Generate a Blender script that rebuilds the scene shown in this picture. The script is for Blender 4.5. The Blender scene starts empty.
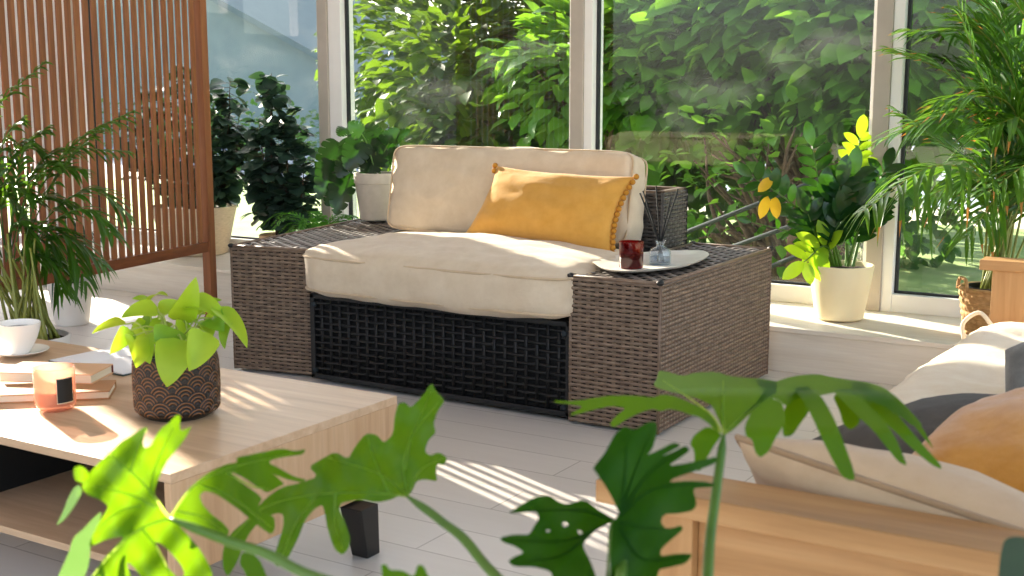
import bpy, math, random
from mathutils import Vector, Matrix, noise
from mathutils.geometry import delaunay_2d_cdt
sc = bpy.context.scene
COL = sc.collection
rnd = random.Random(7)
R = math.radians

# ------------------------------------------------------------------ camera model (photo frame 1024 x 576)
FPX = 1232.0
CAM_H = 1.24
PITCH = math.atan((288 - 90) / FPX)
HEAD = R(31.5)
FH = Vector((-math.sin(HEAD), math.cos(HEAD), 0))
RT = Vector((math.cos(HEAD), math.sin(HEAD), 0))
FW = FH * math.cos(PITCH) - Vector((0, 0, 1)) * math.sin(PITCH)
UP = Vector((0, 0, 1)) * math.cos(PITCH) + FH * math.sin(PITCH)
EYE = Vector((0, 0, CAM_H))
def ray(x, y): return FW * FPX + RT * (x - 512) - UP * (y - 288)
def atz(x, y, z):
    r = ray(x, y); return EYE + r * ((z - CAM_H) / r.z)
def aty(x, y, Y):
    r = ray(x, y); return EYE + r * (Y / r.y)
def atd(x, y, d): return EYE + ray(x, y) * (d / FPX)

# ------------------------------------------------------------------ mesh builder (world coordinates)
class MB:
    def __init__(s): s.v = []; s.f = []; s.m = []; s.c = None
    def add(s, vs, fs, mi=0):
        o = len(s.v); s.v += [Vector(p) for p in vs]
        for f in fs: s.f.append([i + o for i in f]); s.m.append(mi)
        return o
    def box(s, lo, hi, mi=0, M=None):
        x0, y0, z0 = lo; x1, y1, z1 = hi
        vs = [Vector(p) for p in ((x0,y0,z0),(x1,y0,z0),(x1,y1,z0),(x0,y1,z0),(x0,y0,z1),(x1,y0,z1),(x1,y1,z1),(x0,y1,z1))]
        if M is not None: vs = [M @ p for p in vs]
        s.add(vs, [(0,3,2,1),(4,5,6,7),(0,1,5,4),(1,2,6,5),(2,3,7,6),(3,0,4,7)], mi)
    def hexa(s, b4, t4, mi=0):
        s.add(list(b4) + list(t4), [(0,3,2,1),(4,5,6,7),(0,1,5,4),(1,2,6,5),(2,3,7,6),(3,0,4,7)], mi)
    def tube(s, pts, r, n=8, mi=0, cap=True):
        pts = [Vector(p) for p in pts]
        if len(pts) < 2: return
        rs = r if isinstance(r, (list, tuple)) else [r] * len(pts)
        t = (pts[1] - pts[0]).normalized()
        a = t.orthogonal().normalized()
        vs = []
        for i, p in enumerate(pts):
            if i == 0: t = pts[1] - pts[0]
            elif i == len(pts) - 1: t = pts[-1] - pts[-2]
            else: t = pts[i + 1] - pts[i - 1]
            if t.length < 1e-9: t = Vector((0, 0, 1))
            t.normalize()
            a = a - t * a.dot(t)
            if a.length < 1e-6: a = t.orthogonal()
            a.normalize(); b = t.cross(a)
            for k in range(n):
                q = 2 * math.pi * k / n
                vs.append(p + (a * math.cos(q) + b * math.sin(q)) * rs[i])
        fs = []
        for i in range(len(pts) - 1):
            for k in range(n):
                k2 = (k + 1) % n
                fs.append((i*n+k, i*n+k2, (i+1)*n+k2, (i+1)*n+k))
        if cap:
            fs.append(tuple(range(n - 1, -1, -1))); fs.append(tuple((len(pts)-1)*n + k for k in range(n)))
        s.add(vs, fs, mi)
    def lathe(s, prof, c=(0,0,0), n=40, mi=0, fn=None):
        c = Vector(c); vs = []; fs = []
        for (r, z) in prof:
            for k in range(n):
                q = 2*math.pi*k/n
                rr = r + (fn(q, z) if fn else 0)
                vs.append(c + Vector((rr*math.cos(q), rr*math.sin(q), z)))
        for i in range(len(prof)-1):
            for k in range(n):
                k2 = (k+1) % n
                fs.append((i*n+k, i*n+k2, (i+1)*n+k2, (i+1)*n+k))
        s.add(vs, fs, mi)
    def ball(s, c, r, mi=0, nu=10, nv=6, sz=1.0):
        prof = [(max(1e-4, r*math.sin(math.pi*i/nv)), -r*sz*math.cos(math.pi*i/nv)) for i in range(nv+1)]
        s.lathe(prof, c, nu, mi)
    def build(s, name, mats, parent=None, smooth=True, origin=None, bevel=0, subsurf=0, auto=None):
        if origin is None:
            if parent is not None: origin = ORG[parent.name]
            else:
                xs = [p.x for p in s.v]; ys = [p.y for p in s.v]; zs = [p.z for p in s.v]
                origin = Vector(((min(xs)+max(xs))/2, (min(ys)+max(ys))/2, min(zs)))
        origin = Vector(origin)
        me = bpy.data.meshes.new(name)
        me.from_pydata([tuple(p - origin) for p in s.v], [], s.f)
        if not isinstance(mats, (list, tuple)): mats = [mats]
        for m in mats: me.materials.append(m)
        if len(mats) > 1: me.polygons.foreach_set('material_index', s.m)
        if smooth: me.polygons.foreach_set('use_smooth', [True]*len(s.f))
        if s.c is not None:
            at = me.color_attributes.new('relief', 'FLOAT_COLOR', 'POINT')
            for i, c in enumerate(s.c): at.data[i].color = (c, c, c, 1)
        me.update()
        o = bpy.data.objects.new(name, me); COL.objects.link(o)
        if parent is None: o.location = origin
        else: o.parent = parent; o.location = origin - ORG[parent.name]
        ORG[o.name] = origin
        if bevel:
            b = o.modifiers.new('bevel', 'BEVEL'); b.width = bevel; b.segments = 2; b.limit_method = 'ANGLE'; b.angle_limit = R(35)
        if subsurf:
            b = o.modifiers.new('sub', 'SUBSURF'); b.levels = subsurf; b.render_levels = subsurf
        if auto is not None:
            try: me.set_sharp_from_angle(angle=R(auto))
            except Exception: pass
        return o
ORG = {}
def tag(o, label=None, cat=None, group=None, kind=None):
    if label: o['label'] = label
    if cat: o['category'] = cat
    if group: o['group'] = group
    if kind: o['kind'] = kind
    return o
def thing(name, loc, label, cat, group=None):
    o = bpy.data.objects.new(name, None); COL.objects.link(o)
    o.location = loc; o.empty_display_size = .1
    ORG[o.name] = Vector(loc)
    return tag(o, label, cat, group)
def plabel(o, t): o['label'] = t; return o

# ------------------------------------------------------------------ materials
def lin(c):
    return tuple(((x/255)/12.92 if x/255 <= .04045 else ((x/255+.055)/1.055)**2.4) for x in c) + (1,)
def newmat(name):
    m = bpy.data.materials.new(name); m.use_nodes = True
    nt = m.node_tree; nt.nodes.clear()
    out = nt.nodes.new('ShaderNodeOutputMaterial')
    return m, nt, out
def nd(nt, t, **kw):
    n = nt.nodes.new(t)
    for k, v in kw.items():
        if k in n.inputs: n.inputs[k].default_value = v
        else: setattr(n, k, v)
    return n
def setin(n, **kw):
    for k, v in kw.items(): n.inputs[k.replace('_', ' ')].default_value = v
def ramp(nt, fac, stops):
    r = nt.nodes.new('ShaderNodeValToRGB')
    els = r.color_ramp.elements
    while len(els) < len(stops): els.new(.5)
    for e, (p, c) in zip(els, stops): e.position = p; e.color = c
    nt.links.new(fac, r.inputs['Fac']); return r
def coords(nt, scale=(1,1,1), rot=(0,0,0), kind='Object'):
    tc = nt.nodes.new('ShaderNodeTexCoord'); mp = nt.nodes.new('ShaderNodeMapping')
    mp.inputs['Scale'].default_value = scale; mp.inputs['Rotation'].default_value = rot
    nt.links.new(tc.outputs[kind], mp.inputs['Vector']); return mp.outputs['Vector']
def bump(nt, h, strength, dist, bsdf):
    b = nt.nodes.new('ShaderNodeBump'); b.inputs['Strength'].default_value = strength; b.inputs['Distance'].default_value = dist
    nt.links.new(h, b.inputs['Height']); nt.links.new(b.outputs['Normal'], bsdf.inputs['Normal'])
def noisetex(nt, vec, scale, detail=4, rough=.55):
    n = nt.nodes.new('ShaderNodeTexNoise'); n.inputs['Scale'].default_value = scale; n.inputs['Detail'].default_value = detail; n.inputs['Roughness'].default_value = rough
    nt.links.new(vec, n.inputs['Vector']); return n
def plain(name, c1, c2=None, scale=8, rough=.6, stretch=(1,1,1), bumps=0, bscale=60, metal=0, spec=.5, sheen=0):
    m, nt, out = newmat(name)
    b = nd(nt, 'ShaderNodeBsdfPrincipled'); setin(b, Roughness=rough, Metallic=metal)
    b.inputs['Specular IOR Level'].default_value = spec
    if sheen: b.inputs['Sheen Weight'].default_value = sheen
    v = coords(nt, stretch)
    n = noisetex(nt, v, scale)
    r = ramp(nt, n.outputs['Fac'], [(.3, lin(c1)), (.7, lin(c2 or c1))])
    nt.links.new(r.outputs['Color'], b.inputs['Base Color'])
    if bumps:
        n2 = noisetex(nt, v, bscale, 3); bump(nt, n2.outputs['Fac'], bumps, .004, b)
    nt.links.new(b.outputs[0], out.inputs['Surface']); return m
def wood(name, ca, cb, cc, axis='X', rough=.45, scale=1.0, coarse=7):
    m, nt, out = newmat(name)
    b = nd(nt, 'ShaderNodeBsdfPrincipled'); setin(b, Roughness=rough)
    s = {'X': (1.1, 16, 16), 'Y': (16, 1.1, 16), 'Z': (16, 16, 1.1)}[axis]
    v = coords(nt, tuple(x*scale for x in s))
    n = noisetex(nt, v, 1.6, 6, .6); n.inputs['Distortion'].default_value = .35
    r = ramp(nt, n.outputs['Fac'], [(.28, lin(ca)), (.5, lin(cb)), (.74, lin(cc))])
    n3 = noisetex(nt, v, coarse, 3)
    mx = nt.nodes.new('ShaderNodeMixRGB'); mx.blend_type = 'MULTIPLY'; mx.inputs['Fac'].default_value = .18
    nt.links.new(r.outputs['Color'], mx.inputs['Color1']); nt.links.new(n3.outputs['Fac'], mx.inputs['Color2'])
    nt.links.new(mx.outputs['Color'], b.inputs['Base Color'])
    bump(nt, n3.outputs['Fac'], .12, .002, b)
    nt.links.new(b.outputs[0], out.inputs['Surface']); return m
def fabric(name, c1, c2, thread=700, sheen=.25, bstr=.35):
    m, nt, out = newmat(name)
    b = nd(nt, 'ShaderNodeBsdfPrincipled'); setin(b, Roughness=.9)
    b.inputs['Specular IOR Level'].default_value = .15; b.inputs['Sheen Weight'].default_value = sheen
    v = coords(nt)
    n = noisetex(nt, v, 14, 6, .65)
    r = ramp(nt, n.outputs['Fac'], [(.3, lin(c1)), (.7, lin(c2))])
    nt.links.new(r.outputs['Color'], b.inputs['Base Color'])
    n2 = noisetex(nt, v, thread, 2)
    n4 = noisetex(nt, v, 9, 4, .6)
    ad = nt.nodes.new('ShaderNodeMath'); ad.operation = 'MULTIPLY_ADD'; ad.inputs[1].default_value = 5.0
    nt.links.new(n4.outputs['Fac'], ad.inputs[0]); nt.links.new(n2.outputs['Fac'], ad.inputs[2])
    bump(nt, ad.outputs[0], bstr, .004, b)
    nt.links.new(b.outputs[0], out.inputs['Surface']); return m
def leafmat(name, c1, c2, trans, tw=.45, rough=.35, scale=9, spec=.5):
    m, nt, out = newmat(name)
    b = nd(nt, 'ShaderNodeBsdfPrincipled'); setin(b, Roughness=rough); b.inputs['Specular IOR Level'].default_value = spec
    v = coords(nt); n = noisetex(nt, v, scale, 3)
    r = ramp(nt, n.outputs['Fac'], [(.3, lin(c1)), (.7, lin(c2))])
    nt.links.new(r.outputs['Color'], b.inputs['Base Color'])
    t = nd(nt, 'ShaderNodeBsdfTranslucent'); t.inputs['Color'].default_value = lin(trans)
    mx = nt.nodes.new('ShaderNodeMixShader'); mx.inputs['Fac'].default_value = tw
    nt.links.new(b.outputs[0], mx.inputs[1]); nt.links.new(t.outputs[0], mx.inputs[2])
    nt.links.new(mx.outputs[0], out.inputs['Surface']); return m
def glassmat(name, tint=(1,1,1,1), gloss=.08, rough=.0, gtint=(1,1,1,1)):
    m, nt, out = newmat(name)
    t = nd(nt, 'ShaderNodeBsdfTransparent'); t.inputs['Color'].default_value = tint
    g = nd(nt, 'ShaderNodeBsdfGlossy'); g.inputs['Roughness'].default_value = rough; g.inputs['Color'].default_value = gtint
    lwt = nt.nodes.new('ShaderNodeLayerWeight'); lwt.inputs['Blend'].default_value = .5
    fr = nt.nodes.new('ShaderNodeMath'); fr.operation = 'POWER'; fr.inputs[1].default_value = 4
    nt.links.new(lwt.outputs['Facing'], fr.inputs[0])
    ma = nt.nodes.new('ShaderNodeMath'); ma.operation = 'MULTIPLY_ADD'; ma.inputs[1].default_value = .5; ma.inputs[2].default_value = gloss
    nt.links.new(fr.outputs[0], ma.inputs[0])
    mx = nt.nodes.new('ShaderNodeMixShader')
    nt.links.new(ma.outputs[0], mx.inputs['Fac']); nt.links.new(t.outputs[0], mx.inputs[1]); nt.links.new(g.outputs[0], mx.inputs[2])
    nt.links.new(mx.outputs[0], out.inputs['Surface'])
    return m, nt, out, mx
M = {}
M['oak'] = wood('oak_veneer', (196,160,124), (214,180,144), (226,196,162), 'X', .42)
M['oak_end'] = wood('oak_veneer_end', (192,152,112), (208,170,130), (220,186,148), 'Z', .45)
M['beech'] = wood('beech', (164,118,70), (184,138,88), (198,154,104), 'X', .5)
M['beech_y'] = wood('beech_depth', (164,118,70), (184,138,88), (198,154,104), 'Y', .5)
M['beech_z'] = wood('beech_upright', (164,118,70), (184,138,88), (198,154,104), 'Z', .5)
M['teak'] = wood('stained_wood', (116,66,34), (150,90,50), (174,112,66), 'Z', .45)
M['teak_y'] = wood('stained_wood_rail', (104,56,28), (132,74,38), (154,90,48), 'Y', .45)
M['sill'] = wood('limed_board', (224,214,198), (234,226,212), (240,234,222), 'X', .5)
M['black'] = plain('black_lacquer', (14,14,15), (20,20,21), rough=.45)
M['black_plastic'] = plain('black_plastic', (13,13,14), (20,20,20), rough=.5)
M['black_wicker'] = plain('black_wicker', (10,10,10), (20,19,18), rough=.55, scale=40)
M['void'] = plain('dark_board', (8,8,8), (12,12,12), rough=.9)
M['white_frame'] = plain('white_window_profile', (238,236,232), (242,240,237), rough=.35)
M['grey_frame'] = plain('greige_window_post', (176,166,154), (184,174,162), rough=.5)
M['gasket'] = plain('rubber_gasket', (28,32,36), (36,40,44), rough=.6)
M['cream'] = fabric('cream_canvas', (212,192,164), (224,206,180))
M['cream_seam'] = fabric('cream_piping', (198,174,142), (212,188,156))
M['mustard'] = fabric('mustard_cotton', (204,150,64), (218,164,80), sheen=.3)
M['mustard_vel'] = fabric('ochre_velvet', (186,124,36), (206,144,52), sheen=.6)
M['pompom'] = plain('pompom_wool', (170,112,30), (196,136,44), 60, .95, bumps=.8, bscale=260)
M['grey_vel'] = fabric('dark_grey_velvet', (60,55,50), (78,72,65), sheen=.12)
M['ecru'] = fabric('ecru_linen', (196,168,136), (208,182,150))
M['ecru_seam'] = fabric('ecru_piping', (160,132,102), (174,146,114))
M['ochre_seam'] = fabric('ochre_piping', (150,96,26), (164,108,34))
M['grey_knit'] = fabric('grey_weave', (96,96,94), (126,126,122), thread=900)
M['cream_mattress'] = fabric('natural_cotton', (226,208,180), (236,222,198))
M['pale_terra'] = plain('stone_white_pot', (196,188,172), (206,198,184), 30, .7, bumps=.15)
M['cream_pot'] = plain('cream_plastic_pot', (238,222,180), (242,228,188), 6, .5)
M['white_ceramic'] = plain('white_ceramic', (240,236,228), (244,240,234), rough=.18)
M['white_pot'] = plain('white_glazed_pot', (226,220,210), (232,228,220), rough=.4)
M['soil'] = plain('potting_soil', (36,26,18), (70,50,34), 60, .95, bumps=1, bscale=120)
M['marble'] = plain('ivory_stone', (226,220,208), (240,236,226), 12, .3)
M['wax'] = plain('peach_wax', (226,160,124), (236,172,138), rough=.5)
M['red_wax'] = plain('red_wax', (150,34,30), (172,46,40), rough=.5)
M['label_black'] = plain('black_label', (18,20,24), (24,26,30), rough=.6)
M['label_cream'] = plain('cream_label_edge', (220,200,170), (226,206,178), rough=.6)
M['kraft'] = plain('kraft_cover', (218,172,128), (228,184,142), 5, .7)
M['kraft2'] = plain('tan_cover', (176,128,84), (190,142,98), 5, .7)
M['pages'] = plain('paper_edges', (226,212,186), (238,226,204), 40, .9, stretch=(1,1,30))
M['paper'] = plain('white_paper', (234,234,234), (242,242,242), rough=.7)
M['teal_cover'] = plain('teal_cover', (24,58,58), (30,66,64), rough=.4)
M['spine_red'] = plain('maroon_spine', (96,40,34), (108,48,40), rough=.6)
M['reed'] = plain('black_reed', (8,8,8), (12,12,12), rough=.9)
M['steel'] = plain('grey_steel', (46,52,56), (56,62,66), rough=.8, metal=.0, spec=.08)
M['bark'] = plain('bark', (64,50,40), (96,78,64), 14, .9, stretch=(6,6,1), bumps=.6)
M['stem'] = leafmat('green_stem', (66,106,30), (92,130,46), (120,160,40), .1)
M['pothos_stem'] = leafmat('pale_stem', (170,190,90), (190,206,110), (200,220,90), .3)
M['philo_sheen'] = leafmat('philodendron_sky_sheen', (92,128,96), (118,150,112), (130,180,60), .25, .25, 4)  # grey-green of the hanging lobes: sky reflection put into the colour
M['cane'] = leafmat('palm_cane', (120,130,48), (150,150,66), (160,170,60), .15)
M['seagrass'] = plain('braided_seagrass', (168,122,72), (206,160,104), 40, .8, stretch=(1,1,3), bumps=.4)
M['basket_pale'] = plain('pale_basket', (186,170,146), (214,198,172), 30, .8, stretch=(1,1,9), bumps=.5)
M['basket_tan'] = plain('tan_basket', (196,162,120), (222,190,148), 30, .8, stretch=(9,9,1), bumps=.5)
M['zz'] = leafmat('zz_leaf', (18,48,24), (34,74,32), (76,130,28), .22, .2)
M['zz_bright'] = leafmat('zz_bright_leaf', (110,160,30), (150,196,44), (190,225,40), .45, .3)  # brighter leaf green; sunlight on the tall stem is put into the colour
M['zz_yellow'] = leafmat('zz_yellowing_leaf', (226,176,30), (240,200,50), (250,200,40), .4, .35)
M['palm'] = leafmat('palm_leaf', (36,76,22), (70,116,36), (120,170,36), .33, .36)
M['palm_tip'] = leafmat('palm_dry_tip', (170,110,50), (190,130,64), (200,140,60), .3, .6)
M['pothos'] = leafmat('pothos_leaf', (140,186,40), (180,214,62), (205,235,50), .45, .38)
M['pothos_mid'] = leafmat('pothos_deep_leaf', (96,146,30), (130,176,44), (170,215,40), .4, .38)
M['dark_leaf'] = leafmat('dark_round_leaf', (36,58,48), (58,82,68), (70,110,60), .2, .45)
M['fern'] = leafmat('fern_leaf', (50,110,34), (84,150,52), (120,190,50), .4, .45)
M['monstera'] = leafmat('monstera_leaf', (12,34,16), (24,56,24), (60,112,26), .22, .3)
M['philo'] = leafmat('philodendron_leaf', (34,82,14), (52,108,16), (128,172,14), .42, .36, 4, .2)
M['philo_vein'] = leafmat('philodendron_vein', (110,156,64), (124,170,76), (190,215,90), .75, .4)
M['philo_shaded'] = leafmat('philodendron_shaded_leaf', (16,54,6), (24,70,10), (70,126,6), .32, .5, 4, .1)  # darker copy of the leaf green, shade put into the colour
M['tree'] = leafmat('tree_leaf', (30,60,18), (50,88,28), (118,152,28), .36, .5, .6, .2)
M['tree_dark'] = leafmat('vine_leaf', (50,94,32), (84,132,48), (138,190,44), .38, .5, .6, .2)
M['bush'] = leafmat('bush_leaf', (90,140,50), (140,184,70), (170,210,60), .45, .5, .6, .2)
M['hedge'] = leafmat('hedge_leaf', (44,78,44), (70,108,58), (110,160,60), .35, .55, .6, .2)
M['lawn'] = plain('lawn', (128,152,84), (160,182,112), 3, .95, bumps=.6, bscale=80)
M['gravel'] = plain('gravel', (204,190,168), (220,208,188), 20, .95)
M['asphalt'] = plain('asphalt', (136,146,164), (152,160,176), 6, .9)
M['render'] = plain('house_render', (128,146,146), (138,156,154), 2, .9)
M['roof'] = plain('house_roof', (96,116,120), (108,128,130), 6, .8)
M['blue'] = plain('blue_paint', (36,70,140), (44,80,150), rough=.5)
M['brown_post'] = wood('weathered_post', (66,46,36), (86,62,48), (100,76,60), 'Z', .7)
M['wall_warm'] = plain('warm_plaster', (196,178,156), (204,186,164), 4, .85)
M['wall'] = plain('mauve_plaster', (206,198,202), (214,206,210), 4, .85)

# floor: limed boards along the room's X
m, nt, out = newmat('limed_floorboards'); M['floor'] = m
b = nd(nt, 'ShaderNodeBsdfPrincipled'); setin(b, Roughness=.42)
v = coords(nt)
br = nt.nodes.new('ShaderNodeTexBrick'); nt.links.new(v, br.inputs['Vector'])
br.offset = .37; br.inputs['Scale'].default_value = 1; br.inputs['Mortar Size'].default_value = .0018; br.inputs['Mortar Smooth'].default_value = .1
br.inputs['Brick Width'].default_value = 1.5; br.inputs['Row Height'].default_value = .19; br.inputs['Bias'].default_value = 0
br.inputs['Color1'].default_value = lin((222,217,210)); br.inputs['Color2'].default_value = lin((229,224,217)); br.inputs['Mortar'].default_value = lin((168,160,150))
v2 = coords(nt, (1.2, 18, 1)); n = noisetex(nt, v2, 2, 6, .6)
mx = nt.nodes.new('ShaderNodeMixRGB'); mx.blend_type = 'MULTIPLY'; mx.inputs['Fac'].default_value = .35
r = ramp(nt, n.outputs['Fac'], [(.3, (.88,.87,.86,1)), (.7, (1,1,1,1))])
nt.links.new(br.outputs['Color'], mx.inputs['Color1']); nt.links.new(r.outputs['Color'], mx.inputs['Color2'])
nt.links.new(mx.outputs['Color'], b.inputs['Base Color']); bump(nt, br.outputs['Fac'], -.15, .002, b)
nt.links.new(b.outputs[0], out.inputs['Surface'])

# rattan: brown-grey strands with streaky variation, height stored in the mesh
def rattan(name, ca, cb, cc):
    m, nt, out = newmat(name)
    b = nd(nt, 'ShaderNodeBsdfPrincipled'); setin(b, Roughness=.42)
    v = coords(nt, (12, 12, 50)); n = noisetex(nt, v, 1.5, 3, .7)
    r = ramp(nt, n.outputs['Fac'], [(.3, lin(ca)), (.5, lin(cb)), (.72, lin(cc))])
    nt.links.new(r.outputs['Color'], b.inputs['Base Color'])
    nt.links.new(b.outputs[0], out.inputs['Surface']); return m
M['rattan'] = rattan('grey_brown_rattan', (90,73,59), (120,100,83), (152,130,108))
M['rattan_back'] = rattan('charcoal_rattan', (52,48,46), (72,67,64), (98,92,88))
M['rattan_top'] = rattan('dark_open_weave', (84,76,70), (112,102,94), (146,134,124))
M['rattan_trim'] = plain('rattan_binding', (104,84,68), (138,115,95), 20, .45)

# carved bronze pot: raised relief is bronze, recess is near black
m, nt, out = newmat('carved_pot'); M['carved'] = m
b = nd(nt, 'ShaderNodeBsdfPrincipled'); setin(b, Roughness=.45)
at = nt.nodes.new('ShaderNodeVertexColor'); at.layer_name = 'relief'
r = ramp(nt, at.outputs['Color'], [(.5, lin((24,19,17))), (.85, lin((124,80,44)))])
nt.links.new(r.outputs['Color'], b.inputs['Base Color']); nt.links.new(b.outputs[0], out.inputs['Surface'])

# window glass with dusty streaks that also paint in hazy reflections
m, nt, out, mx = glassmat('window_glass', (.97,.99,.98,1), .03); M['glass'] = m
dust_haze = nd(nt, 'ShaderNodeBsdfDiffuse'); dust_haze.inputs['Color'].default_value = (.62,.66,.66,1)
dtl = nd(nt, 'ShaderNodeBsdfTranslucent'); dtl.inputs['Color'].default_value = (.7,.72,.7,1)
dm = nt.nodes.new('ShaderNodeMixShader'); nt.links.new(dust_haze.outputs[0], dm.inputs[1]); nt.links.new(dtl.outputs[0], dm.inputs[2])
v = coords(nt, (1.1, 1, 1.7), (0, R(25), 0)); n = noisetex(nt, v, 1.7, 6, .62); n.inputs['Distortion'].default_value = .6
r = ramp(nt, n.outputs['Fac'], [(.54, (.002,)*3+(1,)), (.80, (.07,)*3+(1,))])
m2 = nt.nodes.new('ShaderNodeMixShader'); nt.links.new(r.outputs['Color'], m2.inputs['Fac'])
nt.links.new(mx.outputs[0], m2.inputs[1]); nt.links.new(dm.outputs[0], m2.inputs[2]); nt.links.new(m2.outputs[0], out.inputs['Surface'])
M['pink_glass'] = plain('x', (0,0,0)); bpy.data.materials.remove(M['pink_glass'])
def tintglass(name, col, dif, f):
    m, nt, out, mx = glassmat(name, col, .05)
    d = nd(nt, 'ShaderNodeBsdfDiffuse'); d.inputs['Color'].default_value = dif
    t = nd(nt, 'ShaderNodeBsdfTranslucent'); t.inputs['Color'].default_value = dif
    a = nt.nodes.new('ShaderNodeAddShader'); nt.links.new(d.outputs[0], a.inputs[0]); nt.links.new(t.outputs[0], a.inputs[1])
    m2 = nt.nodes.new('ShaderNodeMixShader'); m2.inputs['Fac'].default_value = f
    nt.links.new(mx.outputs[0], m2.inputs[1]); nt.links.new(a.outputs[0], m2.inputs[2]); nt.links.new(m2.outputs[0], out.inputs['Surface'])
    return m
M['pink_glass'] = tintglass('frosted_pink_glass', (.97,.82,.74,1), (.46,.29,.22,1), .34)
M['red_glass'] = tintglass('dark_red_glass', (.45,.07,.06,1), (.12,.01,.01,1), .15)
M['clear_glass'] = tintglass('clear_bottle_glass', (.88,.92,.95,1), (.3,.32,.34,1), .05)
M['liquid'] = tintglass('diffuser_oil', (.66,.74,.82,1), (.2,.24,.3,1), .12)

# ------------------------------------------------------------------ plant makers
def frame(t, up):
    t = t.normalized(); s = t.cross(up)
    if s.length < 1e-5: s = t.orthogonal()
    s.normalize(); return t, s, s.cross(t).normalized()
SH = {
 'lance': lambda t: max(0.02, math.sin(math.pi*min(1, t*.97+.03))**.7*(1-.35*t)),
 'oval': lambda t: max(0.02, math.sin(math.pi*t)**.6),
 'heart': lambda t: max(0.02, (min(1, (t+.02)*6)**.5)*(1-t)**.74*(1+.55*t)),
}
def leaf(mb, p0, p1, up, W, shape='oval', bend=.15, fold=.25, n=6, mi=0):
    """a leaf from base p0 to tip p1; up = upper face; bend = sag as a fraction of length"""
    p0 = Vector(p0); p1 = Vector(p1); L = (p1-p0).length
    if L < 1e-6: return
    t, s, u = frame(p1-p0, up)
    vs = []; fs = []
    f = SH[shape]
    for i in range(n+1):
        q = i/n
        c = p0 + t*(L*q) + u*(bend*L*4*q*(1-q))
        w = W*.5*f(q)
        vs += [c - s*w + u*(fold*w), c, c + s*w + u*(fold*w)]
    for i in range(n):
        a = 3*i
        fs += [(a, a+1, a+4, a+3), (a+1, a+2, a+5, a+4)]
    mb.add(vs, fs, mi)
def curve(pts, n):
    pts = [Vector(p) for p in pts]; out = []
    m = len(pts)-1
    for k in range(n+1):
        x = m*k/n; i = min(int(x), m-1); f = x-i
        p1 = pts[i]; p2 = pts[i+1]
        p0 = pts[i-1] if i else p1*2-p2
        p3 = pts[i+2] if i+2 <= m else p2*2-p1
        out.append(.5*((2*p1)+(p2-p0)*f+(2*p0-5*p1+4*p2-p3)*f*f+(3*p1-p0-3*p2+p3)*f**3))
    return out
def frond(mb, mbs, pts, nl, LL, W, droop=.5, start=.25, ang=45, r=.004, upv=(0,0,1), rng=rnd, tips=0):
    c = curve(pts, 24)
    mbs.tube(c, [r*(1-.75*i/24) for i in range(25)], 6)
    for k in range(nl):
        q = start + (1-start)*(k+.5)/nl
        x = q*24; i = min(int(x), 23); p = c[i].lerp(c[i+1], x-i)
        t, s, u = frame(c[i+1]-c[i], Vector(upv))
        l = LL*(math.sin(math.pi*(.18+.78*(q-start)/(1-start)))**.7)*rng.uniform(.85, 1.1)
        for sd in (-1, 1):
            a = R(ang*rng.uniform(.75, 1.15))
            d = (t*math.cos(a) + s*sd*math.sin(a) + u*rng.uniform(-.05, .25)).normalized()
            # leaflet arcs down: two-segment blade
            up2 = u
            mid = p + d*l*.5
            end = p + d*l*.92 + Vector((0,0,-droop*l*rng.uniform(.6, 1.2)))
            n = 5; vs = []; fs = []
            side = d.cross(up2).normalized()
            for j in range(n+1):
                f = j/n
                cpt = p*((1-f)**2) + mid*(2*f*(1-f)) + end*(f*f)
                w = W*.5*max(.03, math.sin(math.pi*(f*.9+.1))**.6)*(1-.3*f)
                vs += [cpt - side*w + u*w*.4, cpt, cpt + side*w + u*w*.4]
            for j in range(n):
                o = 3*j
                fs += [(o, o+1, o+4, o+3), (o+1, o+2, o+5, o+4)]
            if tips and rng.random() < tips:
                mb.add(vs, fs[:-2], 0); mb.add(vs, fs[-2:], 1)
            else: mb.add(vs, fs, 0)
    # end leaflet
def crown(mb, c, rad, n, size, rng, mi=0, hollow=.35, tilt=.6, shape=(1.0, .8)):
    c = Vector(c)
    for _ in range(n):
        while True:
            p = Vector((rng.uniform(-1,1), rng.uniform(-1,1), rng.uniform(-1,1)))
            if hollow < p.length < 1: break
        q = noise.noise(p*2.3 + c)
        p = p*(1+.28*q)
        pos = c + Vector((p.x*rad[0], p.y*rad[1], p.z*rad[2]))
        out = (Vector((p.x, p.y, p.z*.5)).normalized() + Vector((rng.uniform(-1,1), rng.uniform(-1,1), rng.uniform(-1.4,.4)))*tilt).normalized()
        l = size*rng.uniform(.6, 1.25)
        upv = Vector((rng.uniform(-.6,.6), rng.uniform(-.6,.6), 1)).normalized()
        t, s, u = frame(out, upv)
        w = l*.42*shape[1]
        k = .25
        vs = [pos, pos+t*l*.3-s*w+u*w*k, pos+t*l*.3+s*w+u*w*k, pos+t*l*.7-s*w*.75+u*w*k*.6, pos+t*l*.7+s*w*.75+u*w*k*.6, pos+t*l-u*l*.12, pos+t*l*.33, pos+t*l*.7]
        mb.add(vs, [(0,1,6),(0,6,2),(1,3,7,6),(6,7,4,2),(3,5,7),(7,5,4)], mi)
def inside(p, poly):
    x, y = p; c = False; n = len(poly)
    for i in range(n):
        x0, y0 = poly[i]; x1, y1 = poly[i-1]
        if (y0 > y) != (y1 > y) and x < (x1-x0)*(y-y0)/(y1-y0)+x0: c = not c
    return c
def smooth_poly(pl):
    out = []; n = len(pl)
    for i in range(n):
        a = pl[i]; b = pl[(i+1) % n]
        out += [(a[0]*.8+b[0]*.2, a[1]*.8+b[1]*.2), (a[0]*.2+b[0]*.8, a[1]*.2+b[1]*.8)]
    return out
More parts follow.
